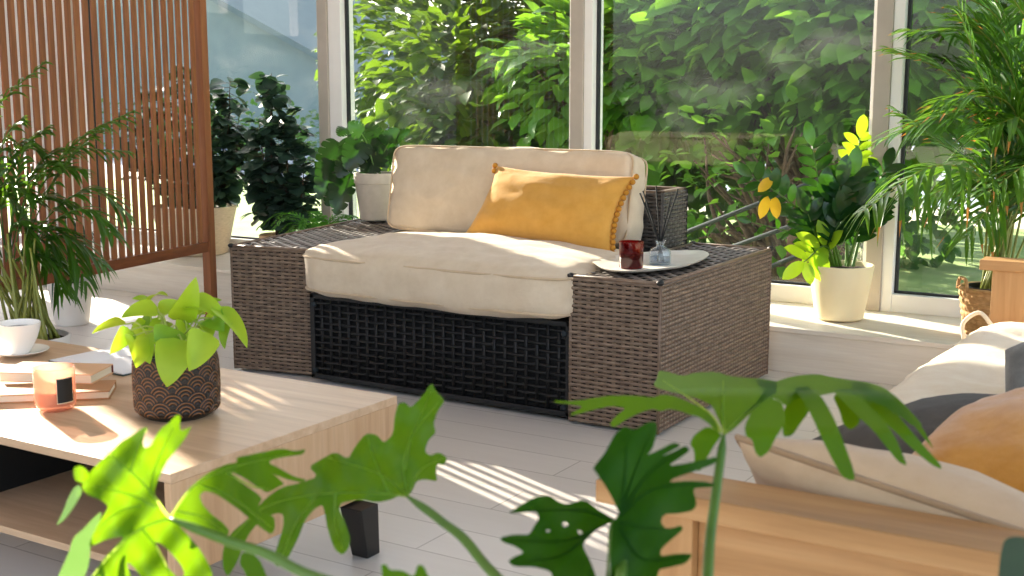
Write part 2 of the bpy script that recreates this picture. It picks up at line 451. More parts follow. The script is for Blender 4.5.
def sheet(mb, poly, fn, holes=(), step=7, mi=0):
    """blade with a lobed outline (2-D) bent into space by fn(x, y)"""
    poly = smooth_poly(poly); holes = [smooth_poly(h) for h in holes]
    pts = []; edges = []
    for pl in [poly]+list(holes):
        o = len(pts); pts += [Vector(p) for p in pl]
        edges += [(o+i, o+(i+1) % len(pl)) for i in range(len(pl))]
    xs = [p[0] for p in poly]; ys = [p[1] for p in poly]
    y = min(ys)+step*.5
    while y < max(ys):
        x = min(xs)+step*.5
        while x < max(xs):
            if inside((x, y), poly) and not any(inside((x, y), h) for h in holes): pts.append(Vector((x, y)))
            x += step
        y += step
    v2, e2, f2, _, _, _ = delaunay_2d_cdt(pts, edges, [], 0, 1e-4)
    fs = []
    for f in f2:
        cx = sum(v2[i].x for i in f)/len(f); cy = sum(v2[i].y for i in f)/len(f)
        if inside((cx, cy), poly) and not any(inside((cx, cy), h) for h in holes): fs.append(tuple(f))
    mb.add([fn(p.x, p.y) for p in v2], fs, mi)

def pot_profile(r0, r1, h, wall=.008, lip=0, liph=0):
    p = [(.001, 0), (r0*.92, 0), (r0, .006)]
    if lip:
        p += [(r0+(r1-lip-r0)*.985, h-liph), (r1, h-liph+.002), (r1, h-.004), (r1-.003, h)]
    else:
        p += [(r0+(r1-r0)*.5, h*.5), (r1, h-.004), (r1-.002, h)]
    p += [(r1-wall-(lip or 0), h), (r1-wall-(lip or 0)-.002, h-.03), (.001, h-.032)]
    return p
def pot(parent, c, r0, r1, h, mat, soil=True, name='pot', **kw):
    mb = MB(); mb.lathe(pot_profile(r0, r1, h, **kw), c, 48)
    o = mb.build(name, mat, parent, auto=40)
    if soil:
        s = MB(); c = Vector(c); rr = r1-.012-(kw.get('lip', 0) or 0)
        prof = [(.001, h-.012), (rr*.5, h-.016), (rr, h-.022), (rr, h-.03), (.001, h-.031)]
        s.lathe(prof, c, 30); s.build('soil', M['soil'], parent)
    return o

# ------------------------------------------------------------------ upholstery and wicker makers
def box_cushion(mb, w, d, h, M4, nexp=7, crownz=.03, seed=0, nx=36, ny=26, nz=8, wr=.006, side=.0):
    """rounded box cushion centred at the origin, then placed by M4"""
    vid = {}
    def vert(ix, iy, iz):
        k = (ix, iy, iz)
        if k in vid: return vid[k]
        p = Vector((2*ix/nx-1, 2*iy/ny-1, 2*iz/nz-1))
        s = (abs(p.x)**nexp+abs(p.y)**nexp+abs(p.z)**nexp)**(1/nexp)
        q = p/s
        pos = Vector((q.x*w/2, q.y*d/2, q.z*h/2))
        f = (1-q.x*q.x)*(1-q.y*q.y)
        pos.z += math.copysign(crownz*f, q.z)*min(1, abs(q.z)*1.6)
        g = (1-q.z*q.z)
        pos.y += math.copysign(side*g*(1-q.x*q.x), q.y) if abs(q.y) > .9 else 0
        pos.x += math.copysign(side*g*(1-q.y*q.y), q.x) if abs(q.x) > .9 else 0
        n1 = noise.noise(pos*5+Vector((seed, 0, 0))); n2 = noise.noise(Vector((pos.x*9, pos.y*22, pos.z*14))+Vector((0, seed, 3)))
        pos += q.normalized()*(wr*1.6*n1+wr*n2)
        vid[k] = len(mb.v); mb.v.append(M4 @ pos); return vid[k]
    def face(a): mb.f.append(a); mb.m.append(0)
    for i in range(nx):
        for j in range(ny):
            face([vert(i,j,nz), vert(i+1,j,nz), vert(i+1,j+1,nz), vert(i,j+1,nz)])
            face([vert(i,j,0), vert(i,j+1,0), vert(i+1,j+1,0), vert(i+1,j,0)])
    for i in range(nx):
        for k in range(nz):
            face([vert(i,0,k), vert(i+1,0,k), vert(i+1,0,k+1), vert(i,0,k+1)])
            face([vert(i,ny,k), vert(i,ny,k+1), vert(i+1,ny,k+1), vert(i+1,ny,k)])
    for j in range(ny):
        for k in range(nz):
            face([vert(0,j,k), vert(0,j,k+1), vert(0,j+1,k+1), vert(0,j+1,k)])
            face([vert(nx,j,k), vert(nx,j+1,k), vert(nx,j+1,k+1), vert(nx,j,k+1)])
def cushion_piping(w, d, h, M4, zf, nexp=7, r=.006, out=.985):
    mb = MB(); pts = []
    for k in range(121):
        a = 2*math.pi*k/120; c, s_ = math.cos(a), math.sin(a)
        z = zf
        # point on the superellipsoid at height zf
        e = nexp; rad = (max(0, 1-abs(z)**e))**(1/e)
        m_ = (abs(c)**e+abs(s_)**e)**(1/e)
        pts.append(M4 @ Vector((c/m_*rad*w/2*out, s_/m_*rad*d/2*out, z*h/2)))
    mb.tube(pts, r, 6, cap=False); return mb
def patch_pillow(mb, TL, TR, BR, BL, thick, seed=0, n=26, pinch=.07, wr=.006, edge_ret=None, slump=0):
    """throw pillow spanning four corners (front face seen with TL,TR,BR,BL clockwise)"""
    TL, TR, BR, BL = map(Vector, (TL, TR, BR, BL))
    nrm = ((TR-TL)+(BR-BL)).cross((TL-BL)+(TR-BR)).normalized()   # towards the viewer for this order
    ctr = (TL+TR+BR+BL)/4
    def mid(u, v):
        a = TL.lerp(TR, (u+1)/2); b_ = BL.lerp(BR, (u+1)/2)
        p = b_.lerp(a, (v+1)/2)
        pu = pinch*(1-v*v)*abs(u)**3; pv = pinch*(1-u*u)*abs(v)**3
        p += ((BL+TL)/2-(BR+TR)/2)*.5*math.copysign(pu, u) + ((BL+BR)/2-(TL+TR)/2)*.5*math.copysign(pv, v)
        return p
    def pt(u, v, sd):
        t = max(0, (1-u*u)*(1-v*v))**.42*(1-.12*(u*u+v*v))
        p = mid(u, v)
        nn = noise.noise(Vector((u*3, v*3, sd*2+seed)))+.6*noise.noise(Vector((u*2+v*7, v*2-u*3, seed+5)))
        return p + nrm*sd*(thick*.5*t) + nrm*sd*wr*nn*min(1, t*2)
    idx = {}
    for sd in (1, -1):
        for i in range(n+1):
            for j in range(n+1):
                brd = i in (0, n) or j in (0, n)
                if sd == -1 and brd: idx[(sd, i, j)] = idx[(1, i, j)]; continue
                u = math.sin(math.pi/2*(2*i/n-1)); v = math.sin(math.pi/2*(2*j/n-1))
                idx[(sd, i, j)] = len(mb.v); mb.v.append(pt(u, v, sd))
        for i in range(n):
            for j in range(n):
                a = [idx[(sd,i,j)], idx[(sd,i+1,j)], idx[(sd,i+1,j+1)], idx[(sd,i,j+1)]]
                mb.f.append(a if sd == 1 else a[::-1]); mb.m.append(0)
    return mid, nrm
def strand(mb, p, dirn, across, nr, L, n_, wd, amp, ph, arch):
    """one flat cane woven over and under: a ribbon with an arched section"""
    vs = []; fs = []; K = n_*4
    for i in range(K+1):
        z = amp*math.cos(math.pi*(i/4)*(2 if ph is None else 1)+(ph or 0)*math.pi)
        for a_, b_ in ((-wd,-arch), (-wd*.55,arch*.6), (0,arch), (wd*.55,arch*.6), (wd,-arch)): vs.append(p+dirn*(L*i/K)+across*a_+nr*(z+b_))
    for i in range(K):
        for q in range(4): fs.append((5*i+q, 5*i+q+5, 5*i+q+6, 5*i+q+1))
    mb.add(vs, fs)
def weave(mb, lb, o, ud, vd, w, h, pu, pv, grid=False, fill=.40, stake=.22):
    """canes along ud woven round stakes along vd, over a black sheet (lb) that darkens the gaps"""
    o = Vector(o); ud = Vector(ud).normalized(); vd = Vector(vd).normalized(); nr = ud.cross(vd)
    nv = max(1, round(h/pv)); pv = h/nv; nu = max(1, round(w/pu)); pu = w/nu
    for j in range(nv): strand(mb, o+vd*(pv*(j+.5))+nr*.003, ud, vd, nr, w, nu, pv*fill, .0032, None if grid else j % 2, .0022)
    for i in range(nu+1): strand(mb, o+ud*(pu*i)-nr*.0005, vd, ud, nr, h, nv, pu*stake, .0, 0, .0012)
    q = [o-nr*.006, o+ud*w-nr*.006, o+ud*w+vd*h-nr*.006, o+vd*h-nr*.006]
    lb.add(q+[p-nr*.006 for p in q], [(0,1,2,3),(7,6,5,4),(0,4,5,1),(1,5,6,2),(2,6,7,3),(3,7,4,0)])  # black sheet added behind the canes as shade in the gaps
def woven_block(parent, fl, ux, uy, w, d, h, z0=.012):
    fl = Vector((fl[0], fl[1], z0)); ux = Vector(ux); uy = Vector(uy); uz = Vector((0,0,1)); h -= z0
    mb = MB(); lb = MB()
    F = (.036,.0165); S_ = (.027,.0165)
    weave(mb, lb, fl, ux, uz, w, h, *F)
    weave(mb, lb, fl+ux*w, uy, uz, d, h, *S_, grid=True)
    weave(mb, lb, fl+ux*w+uy*d, -ux, uz, w, h, *F)
    weave(mb, lb, fl+uy*d, -uy, uz, d, h, *S_, grid=True)
    blk = mb.build('arm_block', M['rattan'], parent)
    tb = MB(); weave(tb, lb, fl+uz*(h-.004), ux, uy, w, d, .036, .036, False, .27, .25)
    plabel(tb.build('arm_top', M['rattan_top'], blk), 'dark open-weave top')
    plabel(lb.build('gap_shade', M['void'], blk, smooth=False), 'black sheet added for the shade in the weave gaps')
    return blk

# ================================================================== THE SETTING
fl = MB(); fl.box((-7.3,-1.5,-.12), (1.6,5.95,0)); tag(fl.build('floor', M['floor'], smooth=False), kind='structure')
YW = 5.9
lg = MB(); lg.box((-7.3,5.2,0), (1.6,5.97,.2)); lg.box((-7.3,5.185,.182), (1.6,5.3,.205))
tag(lg.build('trim_1', M['sill'], smooth=False, bevel=.004), kind='structure')
hd = MB(); hd.box((-7.3,YW,2.45), (1.6,YW+.12,3.6)); tag(hd.build('wall_back', M['white_frame'], smooth=False), kind='structure')

GZ = -.35
# left wall with openings made up to let sun patches in (Y0,Y1,z0,z1)
OPEN = [(3.45,4.12,1.7,2.75), (4.30,4.56,1.85,2.36), (5.28,5.66,1.85,2.22), (5.2,5.6,.25,.8), (3.05,3.60,2.9,3.45)]
XW = -7.3
ys = sorted({-1.5, 5.97} | {a for o in OPEN for a in o[:2]}); zs = sorted({-.1, 3.6} | {a for o in OPEN for a in o[2:]})
lw = MB()
for y0, y1 in zip(ys, ys[1:]):
    for z0, z1 in zip(zs, zs[1:]):
        cy, cz = (y0+y1)/2, (z0+z1)/2
        if not any(o[0] < cy < o[1] and o[2] < cz < o[3] for o in OPEN): lw.box((XW-.1,y0,z0), (XW,y1,z1))
tag(lw.build('wall_left', M['wall'], smooth=False), kind='structure')

ce = MB(); ce.box((-7.4,-1.5,3.6), (1.6,5.97,3.7)); tag(ce.build('ceiling', M['wall'], smooth=False), kind='structure')
te = MB(); te.box((-30,-25,GZ-.12), (30,6.0,GZ-.02)); tag(te.build('bounce_ground', M['gravel'], smooth=False), kind='structure')  # unseen pale ground added to bounce light into the room

# window bays: post, sash, gasket, glass
POSTS = [-7.22, -4.95, -3.21, -1.60, .12]
for i in range(4):
    x0 = POSTS[i]; x1 = POSTS[i+1]
    f = MB(); Y0, Y1 = YW-.05, YW+.07
    f.box((x0,Y0-.02,.2), (x0+.075,Y1,2.5), 1)                     # fixed post
    sx = x0+.075
    f.box((sx,Y0-.005,.2), (sx+.095 if i < 2 else sx+.05,Y1,2.5), 0); sa = sx+(.095 if i < 2 else .05)
    f.box((sa,Y0,.2), (x1,Y1,.285), 0)
    f.box((sa,Y0,2.4), (x1,Y1,2.5), 0)
    f.box((x1-.022,Y0+.01,.285), (x1,Y1,2.4), 0)
    f.box((sa,YW-.012,.285), (sa+.016,YW+.012,2.4), 2)
    f.box((sa,YW-.012,.285), (x1-.022,YW+.012,.297), 2)
    w = f.build('window_%d' % (i+1), [M['white_frame'], M['grey_frame'], M['gasket']], smooth=False, bevel=.003)
    tag(w, kind='structure')
    g = MB(); g.box((sa+.02,YW,.295), (x1-.02,YW+.004,2.4)); g.build('pane', M['glass'], w, smooth=False)

# ================================================================== OUTSIDE
GZ = -.35
lw_ = MB(); lw_.box((-40,6.0,GZ-.1), (25,15.2,GZ)); tag(lw_.build('lawn', M['lawn'], smooth=False), kind='structure')
gv = MB(); gv.box((-40,15.2,GZ-.1), (25,17.5,GZ-.01)); tag(gv.build('gravel_path', M['gravel'], smooth=False), kind='structure')
st = MB(); st.box((-60,17.5,GZ-.1), (30,40,GZ-.02)); tag(st.build('street', M['asphalt'], smooth=False), kind='structure')
h = thing('house', (-21,26,GZ), 'grey-green rendered house with a sloping roof across the street', 'house')
HL = aty(225,0,26); HR = aty(325,57,26); sl = (HR.z-HL.z)/(HR.x-HL.x)
xl, xr = HL.x-14, HR.x+1.2; zl, zr_ = HL.z-14*sl, HR.z+1.2*sl
mb = MB(); mb.hexa([(xl,26,GZ),(xr,26,GZ),(xr,33,GZ),(xl,33,GZ)], [(xl,26,zl-.15),(xr,26,zr_-.15),(xr,33,zr_-.15),(xl,33,zl-.15)]); mb.build('wall', M['render'], h, smooth=False)
mb = MB(); mb.hexa([(xl-.3,25.6,zl-.15),(xr+.3,25.6,zr_-.17),(xr+.3,33.4,zr_-.17),(xl-.3,33.4,zl-.15)], [(xl-.3,25.6,zl),(xr+.3,25.6,zr_),(xr+.3,33.4,zr_),(xl-.3,33.4,zl)]); mb.build('roof', M['roof'], h, smooth=False)
rng = random.Random(3)
def hedge(x0, x1, y, zh, label, n):
    mb = MB()
    k = int((x1-x0)/1.2)+1
    for i in range(k):
        crown(mb, (x0+(x1-x0)*(i+.5)/k, y+rng.uniform(-.2,.2), GZ+zh*.5), (.95,.6,zh*.55), n//k, .16, rng, hollow=.5)
    o = mb.build('hedge', M['hedge'], smooth=True); tag(o, label, 'hedge', None); return o
hedge(-6.6, -2.4, 11.6, 1.5, 'dark low hedge behind the twiggy shrub in the right window pane', 2600)
hedge(-27, -11.5, 20.5, 1.25, 'low dark hedge along the street seen behind the two dark potted plants', 1800)
post = MB(); p = atd(276, 221, 14.5); p = Vector((p.x, p.y, GZ)); post.tube([p, p+Vector((0,0,.75))], .05, 12); post.ball(p+Vector((0,0,.75)), .065)
tag(post.build('garden_bollard', M['blue']), 'blue post on the lawn behind the second dark potted plant', 'post')

def tree(name, label, cat, trunk, crowns, mat, n, size, seed, branches=10):
    rg = random.Random(seed); t = thing(name, (trunk[0], trunk[1], GZ), label, cat, None)
    b = MB(); base = Vector((trunk[0], trunk[1], GZ))
    cc = Vector(crowns[0][0])
    b.tube(curve([base, base.lerp(cc, .35)+Vector((.08,.05,0)), base.lerp(cc, .9)], 10), [.09-.005*i for i in range(11)], 8)
    for k in range(branches):
        c_, r_ = crowns[rg.randrange(len(crowns))][:2]
        st_ = base.lerp(cc, rg.uniform(.1, .6))
        en = Vector(c_)+Vector((rg.uniform(-.7,.7)*r_[0], rg.uniform(-.7,.7)*r_[1], rg.uniform(-.5,.6)*r_[2]))
        md = st_.lerp(en, .5)+Vector((rg.uniform(-.15,.15), rg.uniform(-.15,.15), rg.uniform(0,.25)))
        b.tube(curve([st_, md, en], 8), [.028-.0028*i for i in range(9)], 6)
    b.build('trunk', M['bark'], t)
    m = MB()
    tot = sum(r[0]*r[1]*r[2] for _, r in crowns)
    for c_, r_ in crowns: crown(m, c_, r_, int(n*r_[0]*r_[1]*r_[2]/tot), size, rg)
    m.build('foliage', mat, t)
    return t
tree('lime_tree', 'bright yellow-green leafy tree filling the middle window pane', 'tree', (-5.6,10.3),
     [((-5.7,10.3,1.25),(1.5,1.1,1.2)), ((-4.6,10.0,1.0),(1.0,.9,.85)), ((-6.3,9.4,1.1),(.9,.7,1.0)), ((-7.4,10.6,1.4),(1.2,.9,1.3))], M['tree'], 6400, .21, 11)
tree('vine_bush', 'large-leaved dark green climber behind the white-framed right pane', 'bush', (-2.75,9.0),
     [((-3.1,9.0,1.75),(1.25,.8,.85)), ((-2.2,8.6,1.75),(.9,.7,1.0)), ((-3.9,9.6,1.9),(.9,.8,1.1))], M['tree_dark'], 5200, .22, 23, 30)
tree('vine_bush', 'shaded mid-green climber in the middle of the centre window pane', 'bush', (-4.55,9.0),
     [((-4.75,8.9,1.35),(.85,.5,.6)), ((-4.1,8.9,1.5),(.7,.5,.9))], M['tree_dark'], 1500, .2, 57, 14)
tree('twiggy_shrub', 'twiggy brown shrub with few leaves below the climber in the right window pane', 'shrub', (-2.75,8.0),
     [((-2.8,8.0,.55),(.95,.5,.75))], M['tree_dark'], 420, .11, 61, 60)
tree('garden_shrub', 'bright green shrub outside behind the feathery palm', 'shrub', (-.2,9.3),
     [((-.1,9.3,1.5),(1.2,.8,1.1)), ((.9,8.8,1.8),(1.0,.8,1.2))], M['bush'], 3600, .18, 31)
tree('back_tree', 'mid green tree standing farther back between the two window posts', 'tree', (-4.6,14.5),
     [((-4.4,14.5,2.4),(2.6,1.2,2.3)), ((-1.6,14.8,2.6),(2.6,1.2,2.4)), ((1.6,14.5,2.4),(2.4,1.2,2.2))], M['hedge'], 9000, .26, 41)
hr = thing('stair_railing', aty(742,300,7.1).xyz*1, 'grey metal railing sloping up outside the right window pane', 'railing')
for (a, b_) in (((648,247),(885,154)), ((700,258),(900,188)), ((735,281),(905,212))):
    mb = MB(); mb.tube([aty(*a,7.1), aty(*b_,7.1)], .014, 10); mb.build('rail', M['steel'], hr)
mb = MB()
pp = aty(800,260,7.16); mb.box((pp.x-.07,pp.y-.05,GZ), (pp.x+.07,pp.y+.05,.62)); mb.build('post', M['brown_post'], hr, smooth=False, bevel=.006)

# ================================================================== RATTAN ARMCHAIR
so = thing('rattan_armchair', (-2.8,4.5,0), 'wide grey-brown rattan armchair with block arms and black lattice front under the window', 'armchair')
AL = R(10.5); lux = Vector((math.cos(AL), math.sin(AL), 0)); luy = Vector((-math.sin(AL), math.cos(AL), 0))
LF = Vector((-3.868,3.945,0)); ARM_H = .56
la = woven_block(so, LF, lux, luy, .44, 1.30, ARM_H)
RF = Vector((-2.165,3.95,0))
ra = woven_block(so, RF, Vector((1,0,0)), Vector((0,1,0)), .36, 1.13, ARM_H)
def trims(parent, fl_, ux, uy, w, d):
    m_ = MB(); z = ARM_H+.002
    c = [fl_, fl_+ux*w, fl_+ux*w+uy*d, fl_+uy*d]
    c = [Vector((p.x,p.y,z)) for p in c]
    for i in range(4): m_.tube([c[i], c[(i+1) % 4]], .007, 8)
    for p in c: m_.tube([Vector((p.x,p.y,.012)), p], .006, 8)
    m_.build('edge_strand', M['rattan_trim'], parent)
    for p in c:
        k = MB(); k.ball(p+Vector((0,0,.002)), .015, sz=.7); plabel(k.build('corner_cap', M['black_plastic'], parent), 'black corner cap')
trims(la, LF, lux, luy, .44, 1.30); trims(ra, RF, Vector((1,0,0)), Vector((0,1,0)), .36, 1.13)
# seat base: dark carcass behind a black lattice of flat canes
BX0, BX1, BY, BZ = -3.44, -2.168, 3.965, .385
mb = MB(); mb.box((BX0,BY+.02,.03), (BX1,4.9,BZ)); mb.build('seat_base', M['void'], so, smooth=False)
mb = MB()
nx_ = 26
for i in range(nx_+1):
    x = BX0+.01+(BX1-BX0-.02)*i/nx_; mb.box((x-.006,BY+.004,.03), (x+.006,BY+.010,BZ))
nz_ = 12
for j in range(nz_+1):
    z = .035+(BZ-.045)*j/nz_
    mb.tube(curve([(BX0+(BX1-BX0)*i/nx_, BY+.007+(.006 if (i+j) % 2 else -.006), z) for i in range(nx_+1)], nx_*3), .0062, 6)
plabel(mb.build('lattice_front', M['black_wicker'], so), 'black woven lattice front panel')
mb = MB(); mb.box((BX0,BY-.004,.02), (BX0+.025,BY+.02,BZ)); mb.box((BX1-.025,BY-.004,.02), (BX1,BY+.02,BZ)); mb.box((BX0,BY-.004,.018), (BX1,BY+.02,.04)); mb.box((BX0,BY-.004,BZ-.02), (BX1,BY+.02,BZ))
mb.build('lattice_frame', M['black_plastic'], so, smooth=False, bevel=.003)
for x, z in ((BX0+.025,.34),(BX1-.03,.34),(BX0+.025,.055),(BX1-.03,.055)):
    mb = MB(); mb.tube([(x,BY+.002,z),(x,BY-.012,z)], [.012,.011], 14); plabel(mb.build('bolt', M['steel'], so), 'grey bolt head')
# backrest: a woven box, open at the top
mb = MB(); lb = MB()
weave(mb, lb, (-3.42,4.86,.012), (1,0,0), (0,0,1), 1.20, .79, .036, .0165)
weave(mb, lb, (-2.22,4.86,.012), (0,1,0), (0,0,1), .26, .79, .026, .0165)
weave(mb, lb, (-2.22,5.12,.012), (-1,0,0), (0,0,1), 1.20, .79, .036, .0165)
weave(mb, lb, (-3.42,5.12,.012), (0,-1,0), (0,0,1), .26, .79, .026, .0165)
bk = mb.build('backrest', M['rattan_back'], so)
plabel(lb.build('gap_shade', M['void'], bk, smooth=False), 'black sheet added for the shade in the weave gaps')
mb = MB()
for (a, b_) in (((-3.42,4.86),(-2.22,4.89)),((-3.42,5.09),(-2.22,5.12)),((-3.42,4.86),(-3.39,5.12)),((-2.25,4.86),(-2.22,5.12))):
    mb.box((a[0],a[1],.795), (b_[0],b_[1],.81))
mb.build('top_rim', M['rattan_trim'], bk, smooth=False, bevel=.004)
mb = MB(); mb.box((-3.40,4.885,.02), (-2.24,5.10,.74)); mb.build('inner_well', M['void'], bk, smooth=False)

# ------------------------------------------------------------------ cushions of the armchair
def Mat(loc, rx=0, ry=0, rz=0): return Matrix.Translation(Vector(loc)) @ Matrix.Rotation(rz,4,'Z') @ Matrix.Rotation(ry,4,'Y') @ Matrix.Rotation(rx,4,'X')
T = Mat((-2.80,4.24,.492))
W_, D_, H_ = 1.30, .74, .20
mb = MB(); box_cushion(mb, W_, D_, H_, T, 8, .044, 2, 46, 30, 10, .007, .016)
sc_ = mb.build('seat_cushion', M['cream']); tag(sc_, 'thick cream canvas seat cushion on the rattan armchair', 'cushion')
cushion_piping(W_, D_, H_, T, .62, 8, .006, 1.012).build('piping', M['cream_seam'], sc_)
cushion_piping(W_, D_, H_, T, -.75, 8, .006, 1.012).build('piping', M['cream_seam'], sc_)
T = Mat((-2.93,4.775,.772), R(-11))
W_, D_, H_ = 1.27, .16, .40
T2 = T @ Matrix.Rotation(R(90),4,'X')
mb = MB(); box_cushion(mb, W_, H_, D_, T2, 14, .03, 6, 46, 20, 8, .010, .004)
bc = mb.build('back_cushion', M['cream']); tag(bc, 'cream canvas back cushion leaning on the rattan backrest', 'cushion')
cushion_piping(W_, H_, D_, T2, .86, 14, .005, 1.004).build('piping', M['cream_seam'], bc)
cushion_piping(W_, H_, D_, T2, -.86, 14, .005, 1.004).build('piping', M['cream_seam'], bc)
# mustard pillow with pompoms
BLp = aty(462,238,4.50); BRp = aty(612,254,4.44)
TLp = aty(497,166,4.64); TRp = aty(635,177,4.60)
mb = MB(); mid, nrm = patch_pillow(mb, TLp, TRp, BRp, BLp, .18, 3, 30, .10, .010)
pl = mb.build('pillow', M['mustard']); tag(pl, 'mustard yellow pillow with pompom trim on the cream armchair cushions', 'pillow')
pm = None
for u in (1, -1):
    for k in (range(15) if u > 0 else (0, 13, 14)):
        p = mid(u, -1+2*(k+.0)/14) + nrm*.004
        p = p + (TRp-TLp).normalized()*u*.008
        if pm is None:
            b_ = MB(); b_.ball(p, .0125, nu=10, nv=7); pm = b_.build('pompom', M['pompom'], pl, origin=p)
        else:
            c = pm.copy(); COL.objects.link(c); c.parent = pl; c.location = p-ORG[pl.name]

# ------------------------------------------------------------------ tray, candle and reed diffuser on the right arm
tp = [(592,266),(618,259),(655,255),(690,254),(705,255),(708,260),(690,268),(665,272),(630,275),(604,273)]
P3 = [atz(x,y,ARM_H+.012) for x,y in tp]; ct = sum(P3, Vector())/len(P3)
ring = curve(P3+[P3[0]], 60)[:-1]
mb = MB(); n = len(ring); rows = [(.55,0),(.86,0),(.97,.007),(1.0,.014),(.975,.014),(.9,.010),(.5,.008)]
for f, z in rows:
    for p in ring: q = ct+(p-ct)*f; mb.v.append(Vector((q.x,q.y,ARM_H+.014+z)))
for r_ in range(len(rows)-1):
    for k in range(n): mb.f.append([r_*n+k, r_*n+(k+1)%n, (r_+1)*n+(k+1)%n, (r_+1)*n+k]); mb.m.append(0)
mb.f.append([k for k in range(n)][::-1]); mb.f.append([(len(rows)-1)*n+k for k in range(n)]); mb.m += [0,0]
tag(mb.build('serving_tray', M['marble'], auto=50), 'ivory leaf-shaped tray on the right rattan arm', 'tray')
TZ = ARM_H+.0235
c = atz(631,268,TZ)
t = thing('candle', c, 'dark red glass candle on the ivory tray beside the reed diffuser', 'candle')
mb = MB(); mb.lathe([(.001,0),(.041,0),(.045,.005),(.046,.10),(.0435,.10),(.0425,.008),(.001,.007)], c, 40); mb.build('glass', M['red_glass'], t, auto=40)
mb = MB(); mb.lathe([(.001,.009),(.041,.009),(.041,.058),(.03,.055),(.001,.056)], c, 32); mb.build('wax', M['red_wax'], t, auto=40)
mb = MB(); mb.tube([c+Vector((0,0,.055)), c+Vector((.002,0,.068))], .0012, 6); mb.build('wick', M['reed'], t)
c = atz(660,264,TZ)
t = thing('reed_diffuser', c, 'small clear bottle with black reeds on the ivory tray', 'diffuser')
mb = MB(); mb.lathe([(.001,0),(.038,0),(.042,.005),(.042,.045),(.036,.058),(.018,.066),(.015,.072),(.016,.082),(.022,.090),(.0195,.090),(.0135,.082),(.0125,.072),(.0155,.064),(.033,.056),(.039,.044),(.039,.008),(.001,.007)], c, 36); mb.build('bottle', M['clear_glass'], t, auto=50)
mb = MB(); mb.lathe([(.001,.008),(.038,.008),(.038,.028),(.001,.028)], c, 32); mb.build('oil', M['liquid'], t, auto=40)
for i, (x, y) in enumerate(((640,193),(643,191),(646,200),(656,186),(671,197),(678,189))):
    e = atd(x, y, (c-EYE).dot(FW)+(.02 if i % 2 else -.02)); a = c+Vector((0,0,.012))-Vector((e.x-c.x,e.y-c.y,0))*.18
    mk = c+Vector((e.x-c.x,e.y-c.y,0))*.08+Vector((0,0,.088))
    mb = MB(); mb.tube([a, mk, e], .0031, 8); mb.build('reed', M['reed'], t)

# ================================================================== COFFEE TABLE
TX0, TX1, TY0, TY1, TT = -3.75, -1.968, 1.80, 2.615, .42
ct = thing('coffee_table', (-2.85,2.2,0), 'pale oak coffee table with open shelf and splayed black legs', 'table')
mb = MB(); mb.box((TX0,TY0,TT-.022), (TX1,TY1,TT)); mb.build('table_top', M['oak'], ct, smooth=False, bevel=.002)
mb = MB(); mb.box((TX1-.022,TY0,.178), (TX1,TY1,TT-.022)); mb.build('end_panel', M['oak_end'], ct, smooth=False, bevel=.0015)
mb = MB(); mb.box((TX0,TY0,.185), (TX0+.022,TY1,TT-.022)); mb.build('end_panel', M['oak_end'], ct, smooth=False, bevel=.0015)
mb = MB(); mb.box((TX0+.022,TY0+.002,.172), (TX1-.022,TY1,.190)); mb.build('shelf', M['oak'], ct, smooth=False, bevel=.0015)
mb = MB(); mb.box((TX0+.022,TY1-.02,.190), (TX1-.022,TY1-.004,TT-.022)); xd = (atz(0,494,.19).x+atz(73,468,.19).x)/2; mb.box((xd-.018,TY0+.012,.190), (xd,TY1-.02,TT-.022)); plabel(mb.build('back_panel', M['void'], ct, smooth=False), 'black back and divider panels')
for sx in (0, 1):
    for sy in (0, 1):
        tx = TX1-.14 if sx else TX0+.14; ty = TY1-.165 if sy else TY0+.13
        bx = tx+(.075 if sx else -.075)-.005; by = ty+(.05 if sy else -.05)
        if sx and sy: q1 = atz(359,505,.172); q0 = atz(366,554,0); bx, by, tx, ty = q0.x, q0.y, q1.x, q1.y
        a, b_ = .036, .027
        mb = MB(); mb.hexa([(bx-b_,by-b_,0),(bx+b_,by-b_,0),(bx+b_,by+b_,0),(bx-b_,by+b_,0)], [(tx-a,ty-a,.172),(tx+a,ty-a,.172),(tx+a,ty+a,.172),(tx-a,ty+a,.172)])
        mb.build('leg', M['black'], ct, smooth=False, bevel=.003)

# cup and saucer
c = atz(20,355,TT); 
mb = MB(); mb.lathe([(.001,.003),(.035,.003),(.04,0),(.045,.002),(.075,.011),(.088,.017),(.088,.019),(.074,.0145),(.04,.007),(.001,.006)], c, 56)
tag(mb.build('saucer', M['white_ceramic'], auto=50), 'white saucer on the coffee table under the teacup', 'saucer')
cc = c+Vector((0,0,.007))
t = thing('teacup', cc, 'white teacup standing on its saucer', 'cup')
mb = MB(); mb.lathe([(.001,.002),(.025,.002),(.028,0),(.031,.004),(.040,.018),(.055,.048),(.065,.080),(.0675,.096),(.0655,.097),(.062,.080),(.052,.050),(.037,.021),(.001,.012)], cc, 56); mb.build('bowl', M['white_ceramic'], t, auto=60)
hd_ = -RT*.9+FH*.45; hd_.normalize()
mb = MB(); mb.tube(curve([cc+hd_*.061+Vector((0,0,.078)), cc+hd_*.092+Vector((0,0,.08)), cc+hd_*.098+Vector((0,0,.055)), cc+hd_*.075+Vector((0,0,.032)), cc+hd_*.046+Vector((0,0,.034))], 20), .0045, 8); mb.build('handle', M['white_ceramic'], t)
mb = MB(); mb.lathe([(.001,.0),(.06,.0)], cc+Vector((0,0,.078)), 40); mb.build('coffee', plain('coffee',(52,30,18),rough=.1), t)

